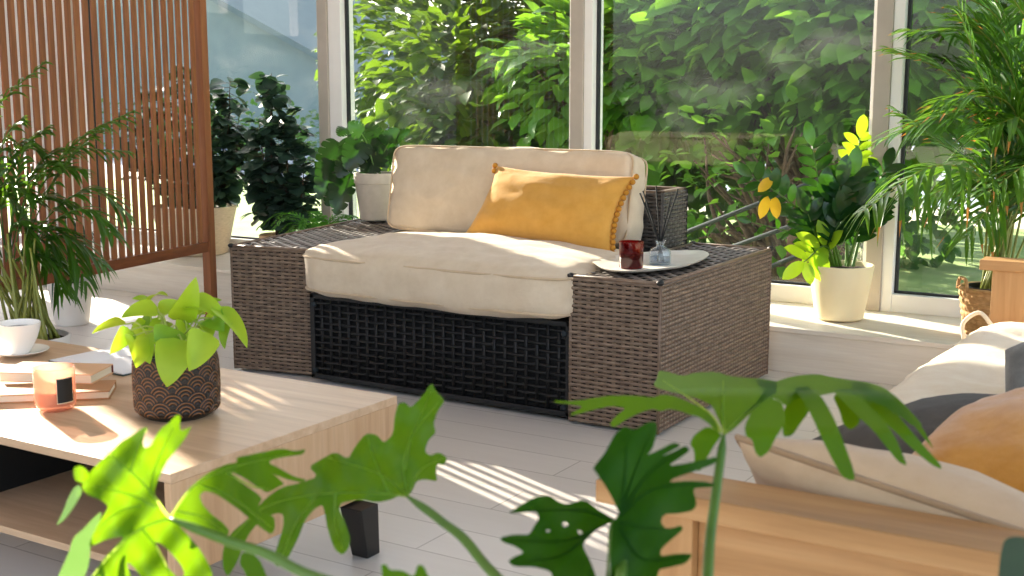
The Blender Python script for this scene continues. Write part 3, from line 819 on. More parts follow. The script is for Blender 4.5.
# books: a block of pages between two boards
def book(name, FRp, fdir, L, D, z, th, cov, label, spine=None):
    f = Vector(FRp); f = Vector((f.x,f.y,0)); u = Vector((fdir.x,fdir.y,0)).normalized(); w = Vector((-u.y,u.x,0))
    if w.dot(FH) < 0: w = -w
    def q(a, b_, zz): return f-u*a+w*b_+Vector((0,0,zz))
    t = thing(name, q(L/2, D/2, z), label, 'book', 'closed books stacked on the coffee table')
    def slab(n, a0, a1, b0, b1, z0, z1, m_):
        mb = MB(); mb.hexa([q(a0,b0,z0),q(a1,b0,z0),q(a1,b1,z0),q(a0,b1,z0)], [q(a0,b0,z1),q(a1,b0,z1),q(a1,b1,z1),q(a0,b1,z1)])
        mb.f = [x[::-1] for x in mb.f]; return mb.build(n, m_, t, smooth=False)
    c = .003
    slab('cover', 0, L, 0, D, z, z+c, cov); slab('cover', 0, L, 0, D, z+th-c, z+th, cov)
    slab('pages', .004, L-.004, .0 if spine else .004, D-.004, z+c, z+th-c, M['pages'])
    s_ = slab('spine', 0, L, D-.003, D, z+c, z+th-c, spine or cov)
    if spine: plabel(s_, 'dark maroon spine')
    return t
a = atz(3,404,TT); b_ = atz(110,399.5,TT)
book('book', b_, b_-a, .34, .13, TT+.001, .023, M['kraft2'], 'tan closed book lying under the upper one on the coffee table')
a = atz(0,381.5,TT+.025); b_ = atz(92.5,384,TT+.025)
book('book', b_, b_-a, .27, .135, TT+.0245, .027, M['kraft'], 'peach-brown closed book on top of the tan book', M['spine_red'])
# open book
ob = thing('open_book', atz(103,360,TT), 'open white-paged book lying behind the closed books', 'book')
u = (atz(112,371,TT)-atz(60,361,TT)); u.z = 0; u.normalize(); w = Vector((-u.y,u.x,0)); w = w if w.dot(FH) > 0 else -w
A0 = atz(50,362,TT); WB, DB = .34, .25
def q(a, b_, z): return Vector((A0.x,A0.y,TT))+u*a+w*b_+Vector((0,0,z))
mb = MB(); mb.hexa([q(-.004,-.004,.001),q(WB+.004,-.004,.001),q(WB+.004,DB+.004,.001),q(-.004,DB+.004,.001)], [q(-.004,-.004,.004),q(WB+.004,-.004,.004),q(WB+.004,DB+.004,.004),q(-.004,DB+.004,.004)]); mb.build('cover', M['teal_cover'], ob, smooth=False)
for half in (0, 1):
    mb = MB(); n = 14
    for i in range(n+1):
        a = i/n; x = WB/2*a if half else WB/2*(1-a)
        x = WB/2+WB/2*a if half else WB/2-WB/2*a
        z = .012+.012*math.sin(math.pi*min(1, a*1.25+.0))*(1 if a < .8 else .7)-.005*a
        for b2 in (.0, DB): mb.v += [q(x, b2, .0045), q(x, b2, z)]
    for i in range(n):
        o = 4*i
        for f in ((o+1,o+5,o+7,o+3),(o,o+1,o+5,o+4),(o+2,o+3,o+7,o+6)): mb.f.append(list(f)); mb.m.append(0)
    mb.f += [[0,1,3,2],[4*n,4*n+1,4*n+3,4*n+2]]; mb.m += [0,0]
    mb.build('pages', M['paper'], ob, auto=40)
# pink candle
c = atz(56,409,TT)
t = thing('candle', c, 'frosted pink glass candle with a black label in front of the closed books', 'candle')
mb = MB(); mb.lathe([(.001,.001),(.036,.001),(.045,.005),(.0505,.016),(.052,.03),(.052,.112),(.0495,.1135),(.048,.112),(.048,.03),(.044,.016),(.001,.012)], c, 56); mb.build('glass', M['pink_glass'], t, auto=50)
mb = MB(); mb.lathe([(.001,.0125),(.043,.014),(.0475,.03),(.0475,.052),(.001,.052)], c, 40); mb.build('wax', M['wax'], t, auto=40)
mb = MB(); mb.tube([c+Vector((0,0,.052)),c+Vector((.002,.001,.066))], .0012, 6); mb.build('wick', M['reed'], t)
vd = EYE-c; va = math.atan2(vd.y, vd.x)
def lab(mat, name, a0, a1, z0, z1, r, label):
    mb = MB(); n = 12
    for i in range(n+1):
        a = va+a0+(a1-a0)*i/n
        for z in (z0, z1): mb.v.append(c+Vector((r*math.cos(a), r*math.sin(a), z)))
    for i in range(n): mb.f.append([2*i,2*i+2,2*i+3,2*i+1]); mb.m.append(0)
    plabel(mb.build(name, mat, t), label)
lab(M['label_cream'], 'label_border', .07, .98, .024, .091, .0524, 'cream label edge')
lab(M['label_black'], 'label', .10, .95, .0265, .0885, .0528, 'black square label')

# ------------------------------------------------------------------ pothos in a carved pot
c = atz(178,414,TT)
DP = (c-EYE).dot(FW)
t = thing('potted_pothos', c, 'lime green trailing plant in a dark carved pot on the coffee table', 'plant')
mb = MB(); mb.c = []
NT, NZ = 336, 120
Hh = .165
def prad(z):
    f = z/Hh
    r = .1035+.003*math.sin(math.pi*f)
    if f < .16: r -= .024*(1-f/.16)**2
    return r-.004*max(0, f-.85)/.15
def relief(a, z):
    f = z/Hh
    if f < .09 or f > .96: return .2
    # overlapping scales, each a nest of arches
    nu = 11; W1 = .65/nu
    u = a/(2*math.pi)*nu; v_ = z/W1; rs = .36
    j0 = int(v_/rs)-3
    for jj in range(j0, j0+5):
        du = ((u-.5*(jj % 2)) % 1)-.5; dv = (v_-jj*rs)
        d = math.hypot(du, dv*.8)
        if d < .5: return (.5+.5*math.cos((.5-d)*2*math.pi/.125+2.6))*(1 if d > .1 else .6)
    return 0
for j in range(NZ+1):
    z = Hh*j/NZ
    for k in range(NT):
        a = 2*math.pi*k/NT; h_ = relief(a, z); r = prad(z)+.0028*h_
        mb.v.append(c+Vector((r*math.cos(a), r*math.sin(a), z))); mb.c.append(h_)
for j in range(NZ):
    for k in range(NT): mb.f.append([j*NT+k, j*NT+(k+1)%NT, (j+1)*NT+(k+1)%NT, (j+1)*NT+k]); mb.m.append(0)
n0 = len(mb.v); r = prad(Hh)
for (rr, z) in ((r-.01, Hh), (r-.011, Hh-.03), (.001, Hh-.03)):
    for k in range(NT): a = 2*math.pi*k/NT; mb.v.append(c+Vector((rr*math.cos(a), rr*math.sin(a), z))); mb.c.append(.1)
for s_, d_ in ((NZ*NT, n0), (n0, n0+NT), (n0+NT, n0+2*NT)):
    for k in range(NT): mb.f.append([s_+k, s_+(k+1)%NT, d_+(k+1)%NT, d_+k]); mb.m.append(0)
mb.build('pot', M['carved'], t)
mb = MB(); mb.lathe([(.001,Hh-.012),(.09,Hh-.016),(.09,Hh-.028),(.001,Hh-.029)], c, 30); mb.build('soil', M['soil'], t)
LV = [((178,320),(196,277),26,-.02),((158,312),(121,318),22,.0),((150,306),(132,299),15,.05),((150,300),(168,296),14,.06),((126,324),(92,334),18,-.02),((130,330),(110,354),17,-.04),((133,336),(136,368),30,-.05),((148,334),(150,364),22,-.03),
 ((172,328),(160,356),30,-.04),((182,340),(167,387),38,-.07),((204,332),(189,371),30,-.08),((231,323),(225,349),17,-.05),((214,308),(247,348),24,-.04),((186,306),(226,320),28,-.02),((196,314),(222,300),16,.05),
 ((168,322),(150,340),24,.0),((184,322),(176,348),20,-.05),((212,318),(224,332),24,-.03),((158,316),(184,304),24,.03),((196,322),(210,340),26,-.02),((160,342),(176,352),26,-.05),((190,332),(204,346),20,.02),((176,312),(206,314),22,.05),((140,320),(152,330),20,.03),((150,326),(128,342),22,.02),((205,326),(236,312),18,.0)]
rg = random.Random(5)
for k, (b0, b1, w, dd) in enumerate(LV):
    if b1[1] > 350: dd -= .09
    p0 = atd(b0[0], b0[1], DP+dd+.015); p1 = atd(b1[0], b1[1], DP+dd-.015-.02*rg.random())
    u = (EYE-p0).normalized()*.75+Vector((0,0,.75))+RT*rg.uniform(-1,1)
    lf = MB(); leaf(lf, p0, p1, u, w*DP/FPX*1.15, 'heart', rg.uniform(.06,.16), rg.uniform(.25,.5), 10)
    lf.build('leaf', M['pothos' if k % 3 != 2 else 'pothos_mid'], t)
    st_ = MB(); o_ = c+Vector((rg.uniform(-.05,.05), rg.uniform(-.05,.05), Hh-.012))
    st_.tube(curve([o_, o_.lerp(p0,.55)+Vector((0,0,.035)), p0], 8), .0022, 6); st_.build('stem', M['pothos_stem'], t)

# ================================================================== SLATTED SCREEN
SX = Vector((-4.762,4.67,0)); su = Vector((.17,-.985,0)).normalized(); sw = Vector((-su.y,su.x,0))
def S(u, w, z): return SX+su*u+sw*w+Vector((0,0,z))
def sbox(mb, u0, u1, w0, w1, z0, z1): mb.hexa([S(u0,w0,z0),S(u1,w0,z0),S(u1,w1,z0),S(u0,w1,z0)], [S(u0,w0,z1),S(u1,w0,z1),S(u1,w1,z1),S(u0,w1,z1)])
t = thing('room_divider', S(.6,0,0), 'tall slatted brown wooden screen at the left behind the feathery plant', 'screen')
PL = 1.62
mb = MB()
k = 0; u = .028
while u < PL-.03:
    sbox(mb, u, u+.034, -.0055, .0052, .445, 1.98); u += .0565
mb.build('slat_panel', M['teak'], t, smooth=False, bevel=.002)
for u0 in (-.055, PL):
    mb = MB(); sbox(mb, u0, u0+.055, -.024, .024, 0, 2.06); mb.build('post', M['teak'], t, smooth=False, bevel=.003)
    mb = MB(); sbox(mb, u0-.001, u0+.056, -.03, .30, 0, .045) ; plabel(mb.build('foot', M['teak_y'], t, smooth=False, bevel=.003), 'cross foot')
for z in (.395, 1.98):
    mb = MB(); sbox(mb, 0, PL, -.018, .018, z, z+.052); mb.build('rail', M['teak_y'], t, smooth=False, bevel=.003)

# ------------------------------------------------------------------ plants at the left
rg = random.Random(21)
c = Vector((-4.17,3.12,0))
t = thing('areca_palm', c, 'feathery green palm with yellow-green canes in front of the slatted screen', 'plant')
pot(t, c, .12, .15, .27, M['white_pot'])
cn = MB(); fo = MB(); d0 = (c-EYE).dot(FW)
for i in range(26):
    a = rg.uniform(0, 6.28); r = .11*math.sqrt(rg.random()); b0 = c+Vector((r*math.cos(a), r*math.sin(a), .25))
    tx = rg.uniform(-24, 38); e = atd(tx, rg.uniform(225, 262), d0+rg.uniform(-.1,.1))
    cn.tube(curve([b0, b0.lerp(e,.5)+Vector((rg.uniform(-.01,.01),0,0)), e], 10), [.0075-.0003*k for k in range(11)], 7)
FR = [((22,255),(40,190),(80,140),(132,112)),((15,250),(30,180),(62,150),(128,152)),((25,255),(50,215),(90,190),(128,215)),((20,260),(50,225),(85,210),(112,235)),((10,250),(15,190),(25,150),(48,128)),((5,250),(-5,180),(5,140),(22,120)),((0,240),(-20,170),(-5,110),(46,62)),
      ((10,255),(20,220),(40,200),(72,205)),((15,262),(40,240),(70,238),(105,268)),((10,262),(30,255),(50,262),(62,292)),((22,258),(48,232),(66,238),(86,285)),((0,255),(-20,210),(-30,180),(-60,170)),((8,240),(18,200),(38,168),(60,165)),((-5,250),(0,210),(12,190),(30,195)),((6,260),(2,200),(15,150),(40,150)),((14,258),(24,205),(46,172),(84,170)),((2,258),(-10,215),(0,190),(20,215)),((18,262),(30,235),(44,230),(52,262)),((6,262),(10,235),(22,225),(36,250)),((20,258),(44,200),(70,160),(100,128))]
for k, f in enumerate(FR):
    dd = rg.uniform(-.10,.14)
    pts = [atd(x, y, d0+dd*(.3+.7*i/3)-.03) for i, (x, y) in enumerate(f)]
    frond(fo, fo, pts, 15, .19, .021, .5, .3, 42, .0028, rng=rg)
cn.build('canes', M['cane'], t); fo.build('fronds', M['palm'], t)

c = Vector((-5.41,4.31,0))
t = thing('potted_dragon_plant', c, 'white floor pot with a dark drooping plant behind the slatted screen', 'plant')
pot(t, c, .088, .117, .235, M['white_pot'])
fo = MB()
for i in range(26):
    a = rg.uniform(0, 6.28); b0 = c+Vector((.03*math.cos(a), .03*math.sin(a), .22+rg.uniform(0,.25)))
    o = Vector((math.cos(a), math.sin(a), 0)); l = rg.uniform(.22,.36)
    m1 = b0+o*l*.45+Vector((0,0,.16)); e = b0+o*l*.75+Vector((0,0,-.02-rg.random()*.12))
    cv = curve([b0, m1, e], 7); vs = []; fs = []
    for j, p in enumerate(cv):
        w = .011*math.sin(math.pi*(j/7*.9+.1)); sd = o.cross(Vector((0,0,1)))
        vs += [p-sd*w, p, p+sd*w]
    for j in range(7): q_ = 3*j; fs += [(q_,q_+1,q_+4,q_+3),(q_+1,q_+2,q_+5,q_+4)]
    fo.add(vs, fs)
fo.tube([c+Vector((0,0,.2)), c+Vector((.01,0,.5))], .014, 8)
fo.build('foliage', M['dark_leaf'], t)

def round_plant(name, c, zp, hts, label, mat, basket, br0, br1, bh, seed, spread, size, dens=30, bottom=.1):
    rg = random.Random(seed)
    t = thing(name, c, label, 'plant')
    pot(t, c, br0, br1, bh, basket, name='basket', wall=.014)
    st_ = MB(); fo = MB()
    for hgt, dx, dy in hts:
        b0 = c+Vector((rg.uniform(-.06,.06), rg.uniform(-.04,.04), bh-.03))
        e = c+RT*dx+FH*dy+Vector((0,0,hgt)); m1 = b0.lerp(e,.5)+RT*(dx*.35)
        cv = curve([b0, m1, e], 16); st_.tube(cv, [.008-.0004*i for i in range(17)], 6)
        n_ = int(dens*hgt)
        for k in range(n_):
            q_ = bottom+(1-bottom)*k/n_; i = min(int(q_*16), 15); p = cv[i].lerp(cv[i+1], q_*16-i)
            a = k*2.4+rg.uniform(-.5,.5); o = RT*math.cos(a)+FH*math.sin(a)+Vector((0,0,rg.uniform(-.5,.45)))
            sp = spread*rg.uniform(.3,1)*(1.1-.7*q_)
            p0 = p+o*sp; st_.tube([p, p0], .002, 5)
            for z_ in range(2 if rg.random() < .6 else 1):
                o2 = (o+Vector((rg.uniform(-.7,.7), rg.uniform(-.7,.7), rg.uniform(-.9,.4)))).normalized()
                s_ = size*rg.uniform(.7,1.25)
                leaf(fo, p0, p0+o2*s_, Vector((rg.uniform(-.5,.5),rg.uniform(-.5,.5),1)), s_*.85, 'oval', .08, .15, 5)
    st_.build('stems', M['bark'], t); fo.build('foliage', mat, t)
    return t
c = Vector((-5.86,5.66,.2))
round_plant('basket_plant', c, .2, [(1.10,.26,.0),(1.0,.14,.05),(.85,.30,.02),(.7,.30,-.03),(1.2,-.05,.05),(1.05,-.25,.05),(.9,-.4,0),(.72,.05,-.05),(.62,.18,-.06)], 'dark leafy plant in a big pale basket just right of the screen post', M['dark_leaf'], M['basket_pale'], .2, .27, .31, 3, .13, .095, 70, .16)
c = Vector((-5.10,5.66,.2))
round_plant('basket_plant', c, .2, [(1.14,-.05,0),(.86,-.14,.03),(.85,.08,.02),(.66,.13,0),(.62,-.12,-.02),(.98,.0,0),(.5,.03,-.05)], 'dark conical plant in a small tan basket between the big basket and the window post', M['dark_leaf'], M['basket_tan'], .13, .155, .17, 4, .10, .095, 70, .16)

# fern on the ledge behind the arm block
rg = random.Random(9)
c = Vector((-4.66,5.46,.205))
t = thing('fern', c, 'bright feathery fern tucked behind the left rattan arm', 'plant')
pot(t, c, .075, .10, .13, M['pale_terra'])
fo = MB(); d0 = (c-EYE).dot(FW)
for i in range(30):
    a = rg.uniform(0, 6.28); l = rg.uniform(.16,.29); o = RT*math.cos(a)+FH*math.sin(a)*.6; b0 = c+Vector((0,0,.12))
    pts = [b0, b0+o*l*.35+Vector((0,0,l*.62)), b0+o*l*.8+Vector((0,0,l*.72)), b0+o*l*1.15+Vector((0,0,l*.45))]
    frond(fo, fo, pts, 15, .055, .014, .12, .15, 62, .0018, rng=rg)
fo.build('fronds', M['fern'], t)

# small monstera on the left arm block
c = atz(377,219.5,ARM_H+.012)
t = thing('potted_monstera', c, 'split-leaf plant in a stone-white pot on the left rattan arm', 'plant')
pot(t, c, .088, .116, .245, M['pale_terra'], lip=.006, liph=.055)
d0 = (c-EYE).dot(FW)
def split_leaf(mb, p0, p1, up, W, cuts=5, droop=.18, rg=rnd):
    """heart blade with slits between the side veins"""
    L = (p1-p0).length; tt, s, u = frame(p1-p0, up)
    pl = []
    def half(sd):
        pts = []
        for k in range(cuts*2+1):
            q_ = .02+.96*k/(cuts*2); w = W*.5*min(1, (q_*7+.25))**.5*(1-q_**2.2)**.6
            if k % 2 and 0 < k < cuts*2: pts += [(q_-.018, sd*w*.97), (q_-.01, sd*w*.42), (q_+.018, sd*w*.95)]
            else: pts.append((q_-.05*(1-q_), sd*w))
        return pts
    a = half(1); b_ = half(-1)
    pl = [(0.02, 0)]+a+[(1, 0)]+b_[::-1]
    K = 100/L
    def fn(x, y):
        q_ = x/100; yy = y/K
        return p0+tt*(q_*L)+s*yy+u*(droop*L*4*q_*(1-q_)*.5-abs(yy)*.22)
    sheet(mb, [(p[0]*100, p[1]*K) for p in pl], fn, step=9)
st_ = MB()
rg = random.Random(17)
ML = [((352,134),(374,170),48),((340,142),(318,176),42),((362,134),(348,122),24),((332,160),(318,200),32),((345,172),(336,215),36),((330,176),(352,196),30),((362,128),(385,140),30),((380,150),(398,128),26),((385,158),(402,150),22),((346,128),(338,136),20),((362,140),(346,170),36),((376,152),(366,180),34),((370,140),(388,168),26),((352,150),(338,178),30),((392,140),(410,130),18),((338,186),(326,206),26)]
for b0, b1, w in ML:
    dd = rg.uniform(-.10,.10); p0 = atd(b0[0], b0[1], d0+dd); p1 = atd(b1[0], b1[1], d0+dd-.05)
    st_.tube(curve([c+Vector((rg.uniform(-.03,.03), rg.uniform(-.03,.03), .22)), c.lerp(p0,.6)+Vector((0,0,.12)), p0], 10), .0032, 6)
    lf = MB(); split_leaf(lf, p0, p1, (EYE-p0).normalized()+Vector((rg.uniform(-.3,.3),0,.5)), w*.85*d0/FPX, rg=rg); lf.build('leaf', M['monstera'], t)
st_.build('stems', M['stem'], t)

# ------------------------------------------------------------------ ZZ plant in the cream pot
c = atz(839,318,.205)
t = thing('potted_zz_plant', c, 'glossy plant in a cream pot on the window ledge', 'plant')
pot(t, c, .108, .147, .25, M['cream_pot'])
d0 = (c-EYE).dot(FW)
rg = random.Random(33)
ST = [((838,262),(826,215),(812,146),.02,18,26,'zz'),((832,264),(800,212),(752,176),-.02,17,24,'zz'),((838,262),(812,240),(752,222),.12,8,16,'zz'),((846,262),(850,200),(860,138),.14,18,26,'zz_bright'),((836,264),(826,246),(804,262),-.1,11,30,'zz_bright'),((848,262),(846,215),(852,178),-.06,16,32,'zz'),((842,264),(832,225),(840,186),-.1,16,32,'zz'),((852,262),(866,215),(884,170),.06,16,26,'zz'),((834,264),(820,232),(824,196),-.04,14,30,'zz'),((846,264),(858,232),(872,204),-.08,14,30,'zz'),((838,264),(834,236),(856,206),-.12,14,30,'zz'),((838,264),(818,240),(808,214),-.07,12,28,'zz')]
sm = MB()
for (a, b_, e, dd, n_, w, mt) in ST:
    cv = curve([atd(a[0],a[1]+8,d0), atd(b_[0],b_[1],d0+dd*.6), atd(e[0],e[1],d0+dd)], 20)
    sm.tube(cv, [.0085-.00032*i for i in range(21)], 8)
    fo = MB()
    for k in range(n_):
        q_ = .32+.66*k/(n_-1); i = min(int(q_*20),19); p = cv[i].lerp(cv[i+1], q_*20-i)
        tg = (cv[i+1]-cv[i]).normalized(); sd = 1 if k % 2 else -1
        vw = (EYE-p).normalized(); s_ = tg.cross(vw).normalized()
        l = w*.95*d0/FPX*rg.uniform(.8,1.1)*(1-.25*abs(q_-.6))
        d_ = (s_*sd+tg*.55+vw*rg.uniform(-.3,.5)+Vector((0,0,.1))).normalized()
        leaf(fo, p, p+d_*l, vw+Vector((0,0,.9))+s_*rg.uniform(-.4,.4), l*.5, 'oval', .06, .18, 7, 0)
    leaf(fo, cv[-1], cv[-1]+(cv[-1]-cv[-2]).normalized()*w*d0/FPX, EYE-cv[-1], w*.45*d0/FPX, 'oval', .05, .18, 7)
    fo.build('foliage', [M[mt], M['zz_yellow']], t)
for b0, b1 in (((772,178),(758,192)),((768,196),(760,219)),((774,196),(777,219))):
    p0 = atd(b0[0],b0[1],d0-.02); lf = MB(); leaf(lf, p0, atd(b1[0],b1[1],d0-.05), EYE-p0, .05, 'oval', .05, .2, 7); plabel(lf.build('leaf', M['zz_yellow'], t), 'yellowed leaf')
sm.build('stems', M['stem'], t)

# ------------------------------------------------------------------ big palm in the braided basket
c = atz(993,331,.205); c = Vector((c.x, min(c.y,5.52), .205))
t = thing('kentia_palm', c, 'big feathery palm in a braided basket at the right end of the ledge', 'plant')
mb = MB()
NB, NR = 120, 60; HB = .2
for j in range(NR+1):
    z = HB*j/NR
    for k in range(NB):
        a = 2*math.pi*k/NB; r = .108+.03*(z/HB)+.0065*abs(math.sin(a*15+(z/HB)*11))*abs(math.cos(z/HB*22))
        mb.v.append(c+Vector((r*math.cos(a), r*math.sin(a), z)))
for j in range(NR):
    for k in range(NB): mb.f.append([j*NB+k, j*NB+(k+1)%NB, (j+1)*NB+(k+1)%NB, (j+1)*NB+k]); mb.m.append(0)
mb.lathe([(.14,HB),(.132,HB+.006),(.124,HB),(.118,.02),(.001,.015)], c, NB)
bs = mb.build('basket', M['seagrass'], t)
for sd in (-1, 1):
    h_ = MB(); o = RT*sd*.132+c; tg = FH
    h_.tube(curve([o+tg*-.055+Vector((0,0,HB-.01)), o+tg*-.035+Vector((0,0,HB+.035)), o+tg*.035+Vector((0,0,HB+.035)), o+tg*.055+Vector((0,0,HB-.01))], 16), .008, 8); h_.build('handle', M['seagrass'], bs)
mb = MB(); mb.lathe(pot_profile(.09,.112,.19), c+Vector((0,0,.016)), 40); plabel(mb.build('inner_pot', M['black_plastic'], t, auto=40), 'black inner pot')
mb = MB(); mb.lathe([(.001,.188),(.1,.184),(.1,.176),(.001,.175)], c, 30); mb.build('soil', M['soil'], t)
d0 = (c-EYE).dot(FW); rg = random.Random(44)
cn = MB(); fo = MB()
FR = [((990,190),(935,166),(862,212),-.18,22,.40,60,.85),((1004,150),(975,60),(948,-30),-.05,20,.40,38,.3),((1012,150),(970,110),(880,140),.0,20,.36,40,.4),((1000,160),(955,80),(890,50),.1,20,.38,36,.3),((1022,140),(1006,60),(955,10),.0,20,.42,36,.3),
      ((1034,150),(1046,60),(1008,-10),-.1,20,.42,38,.3),((990,190),(950,150),(895,110),.12,18,.34,40,.35),((1044,190),(1036,160),(985,195),-.2,16,.36,50,.6),((1024,200),(1074,120),(1115,110),.0,16,.4,42,.4),((1000,190),(1010,120),(1034,60),.05,20,.38,38,.3),((1026,120),(1000,20),(915,-20),.15,22,.42,36,.3),((1010,170),(1026,110),(1054,80),-.05,18,.38,40,.3),((1002,120),(990,60),(1004,10),.1,18,.38,38,.3),
      ((1012,130),(992,40),(905,30),.12,20,.40,36,.3),((1018,150),(1004,100),(940,100),-.1,20,.38,40,.4),((1024,170),(1022,120),(985,130),-.2,18,.36,44,.5),((1000,205),(980,180),(925,196),.12,18,.32,50,.7),((1004,215),(1000,195),(965,240),-.15,16,.32,50,.7)]
for (b_, e, g, dd, n_, ll, an, dr) in FR:
    pts = [c+Vector((rg.uniform(-.05,.05), rg.uniform(-.05,.05), .18))]+[atd(x, y, d0+dd*(i+1)/3-.02) for i, (x, y) in enumerate((b_, e, g))]
    frond(fo, cn, pts, n_, ll*.95, .023, dr, .22, an, .006, rng=rg, tips=.16)
for i in range(16):
    b0 = c+Vector((rg.uniform(-.07,.07), rg.uniform(-.07,.07), .18)); e = atd(rg.uniform(985,1035), rg.uniform(120,200), d0+rg.uniform(-.1,.1))
    cn.tube(curve([b0, b0.lerp(e,.5)+Vector((0,0,.02)), e], 8), [.007-.0005*k for k in range(9)], 6)
cn.build('canes', M['cane'], t); fo.build('fronds', [M['palm'], M['palm_tip']], t)

# ================================================================== WOODEN DAYBED
t = thing('wooden_daybed', (-.2,3.2,0), 'pale wooden daybed along the right with square arms at both ends', 'daybed')
AH = .62; AX = -.885; YN0, YN1 = 1.705, 1.815; YF0, YF1 = 4.76, 4.87; XE = .25
def bx(name, lo, hi, m_, bev=.003): mb = MB(); mb.box(lo, hi); return mb.build(name, m_, t, smooth=False, bevel=bev)
for y0, y1, tag_ in ((YN0,YN1,'n'), (YF0,YF1,'f')):
    bx('arm_rest', (AX,y0-.004,AH-.038), (XE,y1+.004,AH), M['beech'])
    bx('leg', (AX+.045,y0+.008,0), (AX+.165,y1-.008,AH-.038), M['beech_z'])
    bx('leg', (XE-.13,y0+.008,0), (XE-.01,y1-.008,AH-.038), M['beech_z'])
    bx('arm_panel', (AX+.165,y0+.03,.40), (XE-.13,y1-.03,AH-.038), M['beech'])
    bx('arm_rail', (AX+.165,y0+.02,.20), (XE-.13,y1-.02,.29), M['beech'])
bx('front_rail', (AX+.055,YN1-.01,.20), (AX+.085,YF0+.01,.29), M['beech_y'])
bx('back_rail', (XE-.06,YN1-.01,.20), (XE-.03,YF0+.01,.29), M['beech_y'])
bx('seat_deck', (AX+.085,YN1-.02,.262), (XE-.06,YF0+.02,.285), M['beech_y'])
# tufted mattress
def mattress(mb):
    W_, D_, H_ = .98, 2.88, .15
    T = Mat((AX+.03+W_/2, (YN1+YF0)/2, .362))
    n0 = len(mb.v)
    box_cushion(mb, W_, D_, H_, T, 4.2, .022, 4, 40, 96, 8, .006, .02)
    c0 = T.translation
    for k in range(n0, len(mb.v)):
        p = mb.v[k]; l = p-c0
        if l.z > 0:
            dimple = 0
            for ix in (-.25, .25):
                for iy in range(-4, 5):
                    d2 = ((l.x-ix)/.1)**2+((l.y-iy*.34)/.12)**2
                    dimple += math.exp(-d2)
            p.z -= .035*dimple*min(1, l.z/.05)
            p.z += .03*math.exp(-((l.y-1.2)/.28)**2)*min(1, l.z/.05)
mb = MB(); mattress(mb); ms = mb.build('mattress', M['cream_mattress']); tag(ms, 'natural tufted seat mattress lying on the wooden daybed', 'mattress')
tie = MB(); p = Vector((AX+.08,4.63,.40)); tie.tube(curve([p, p+Vector((-.05,.02,.04)), p+Vector((-.10,.0,.0)), p+Vector((-.09,-.02,-.06))], 14), .008, 8); tie.build('tie', M['cream_mattress'], ms)
# scatter cushions on the daybed
def scatter(name, TL, TR, BR, BL, th, mat, label, pip, seed, cat='cushion', pinch=.05):
    mb = MB(); mid, nrm = patch_pillow(mb, TL, TR, BR, BL, th, seed, 28, pinch, .006)
    o = mb.build(name, mat); tag(o, label, cat, 'scatter cushions on the daybed')
    if pip:
        pts = [mid(u,-1) for u in [-1+.1*i for i in range(21)]]+[mid(1,v) for v in [-1+.1*i for i in range(1,21)]]+[mid(u,1) for u in [1-.1*i for i in range(1,21)]]+[mid(-1,v) for v in [1-.1*i for i in range(1,21)]]
        mb = MB(); mb.tube(pts, .006, 6, cap=False); mb.build('piping', pip, o)
    return o
scatter('cushion', aty(737,437,1.88), aty(1075,549,1.80), Vector((-.02,2.05,.47)), Vector((-.72,2.07,.47)), .19, M['ecru'], 'cream piped cushion leaning on the near arm of the daybed', M['ecru_seam'], 2)
scatter('cushion', aty(800,446,2.62), aty(985,405,2.95), Vector((-.15,2.75,.55)), Vector((-.50,2.27,.53)), .17, M['grey_vel'], 'dark grey velvet cushion lying behind the cream piped cushion', M['grey_vel'], 4)
scatter('cushion', aty(948,425,2.52), aty(1090,372,2.62), Vector((-.02,2.12,.50)), aty(880,487,2.22), .17, M['mustard_vel'], 'ochre velvet cushion at the right edge between cream and grey cushions', M['ochre_seam'], 5)
scatter('cushion', aty(1005,350,3.3), aty(1100,326,3.5), Vector((-.10,3.46,.51)), aty(1005,408,3.16), .20, M['grey_knit'], 'round-edged mid grey cushion standing at the right edge of the mattress', None, 8, pinch=-.02)

# ================================================================== FOREGROUND PHILODENDRON
rg = random.Random(2)
base = Vector((-.52,.98,0))
t = thing('potted_philodendron', base, 'large lobed-leaf plant close up along the bottom of the view', 'plant')
pot(t, base, .12, .16, .28, M['white_pot'])
crownp = base+Vector((0,0,.30))
def zr(z, ox, oy, s): return lambda pts: [(ox+x/s, oy+y/s) for x, y in pts]
g1 = zr(0, 50, 400, 3.275); g2 = zr(0, 150, 430, 3.944); g3 = zr(0, 210, 370, 2.796); g5 = zr(0, 490, 400, 3.274); g6 = zr(0, 550, 360, 4.43); g7 = zr(0, 690, 360, 3.938)
def veins(mb, lines, fn, r=.0016, lift=-.002):
    for ln in lines:
        cv = curve([Vector((x, y, 0)) for x, y in ln], 12)
        P = [fn(p.x, p.y, lift) for p in cv]; vs = []
        for i, p in enumerate(P):
            tg = P[min(i+1, 12)]-P[max(i-1, 0)]; sd = tg.cross(EYE-p).normalized()*r*(1-.06*i)
            vs += [p-sd, p+(EYE-p).normalized()*r*.6, p+sd]
        fs = []
        for i in range(12): o_ = 3*i; fs += [(o_, o_+1, o_+4, o_+3), (o_+1, o_+2, o_+5, o_+4)]
        mb.add(vs, fs, 1)
def petiole(px, d, r0=.0065, r1=.005, via=None):
    pts = [atd(x, y, dd) for (x, y, dd) in px]+[crownp]
    mb = MB(); cv = curve(pts, 30); mb.tube(cv, [(r1+(r0-r1)*i/30)*min(1, .35+i*.2) for i in range(31)], 10); return mb.build('petiole', M['stem'], t)
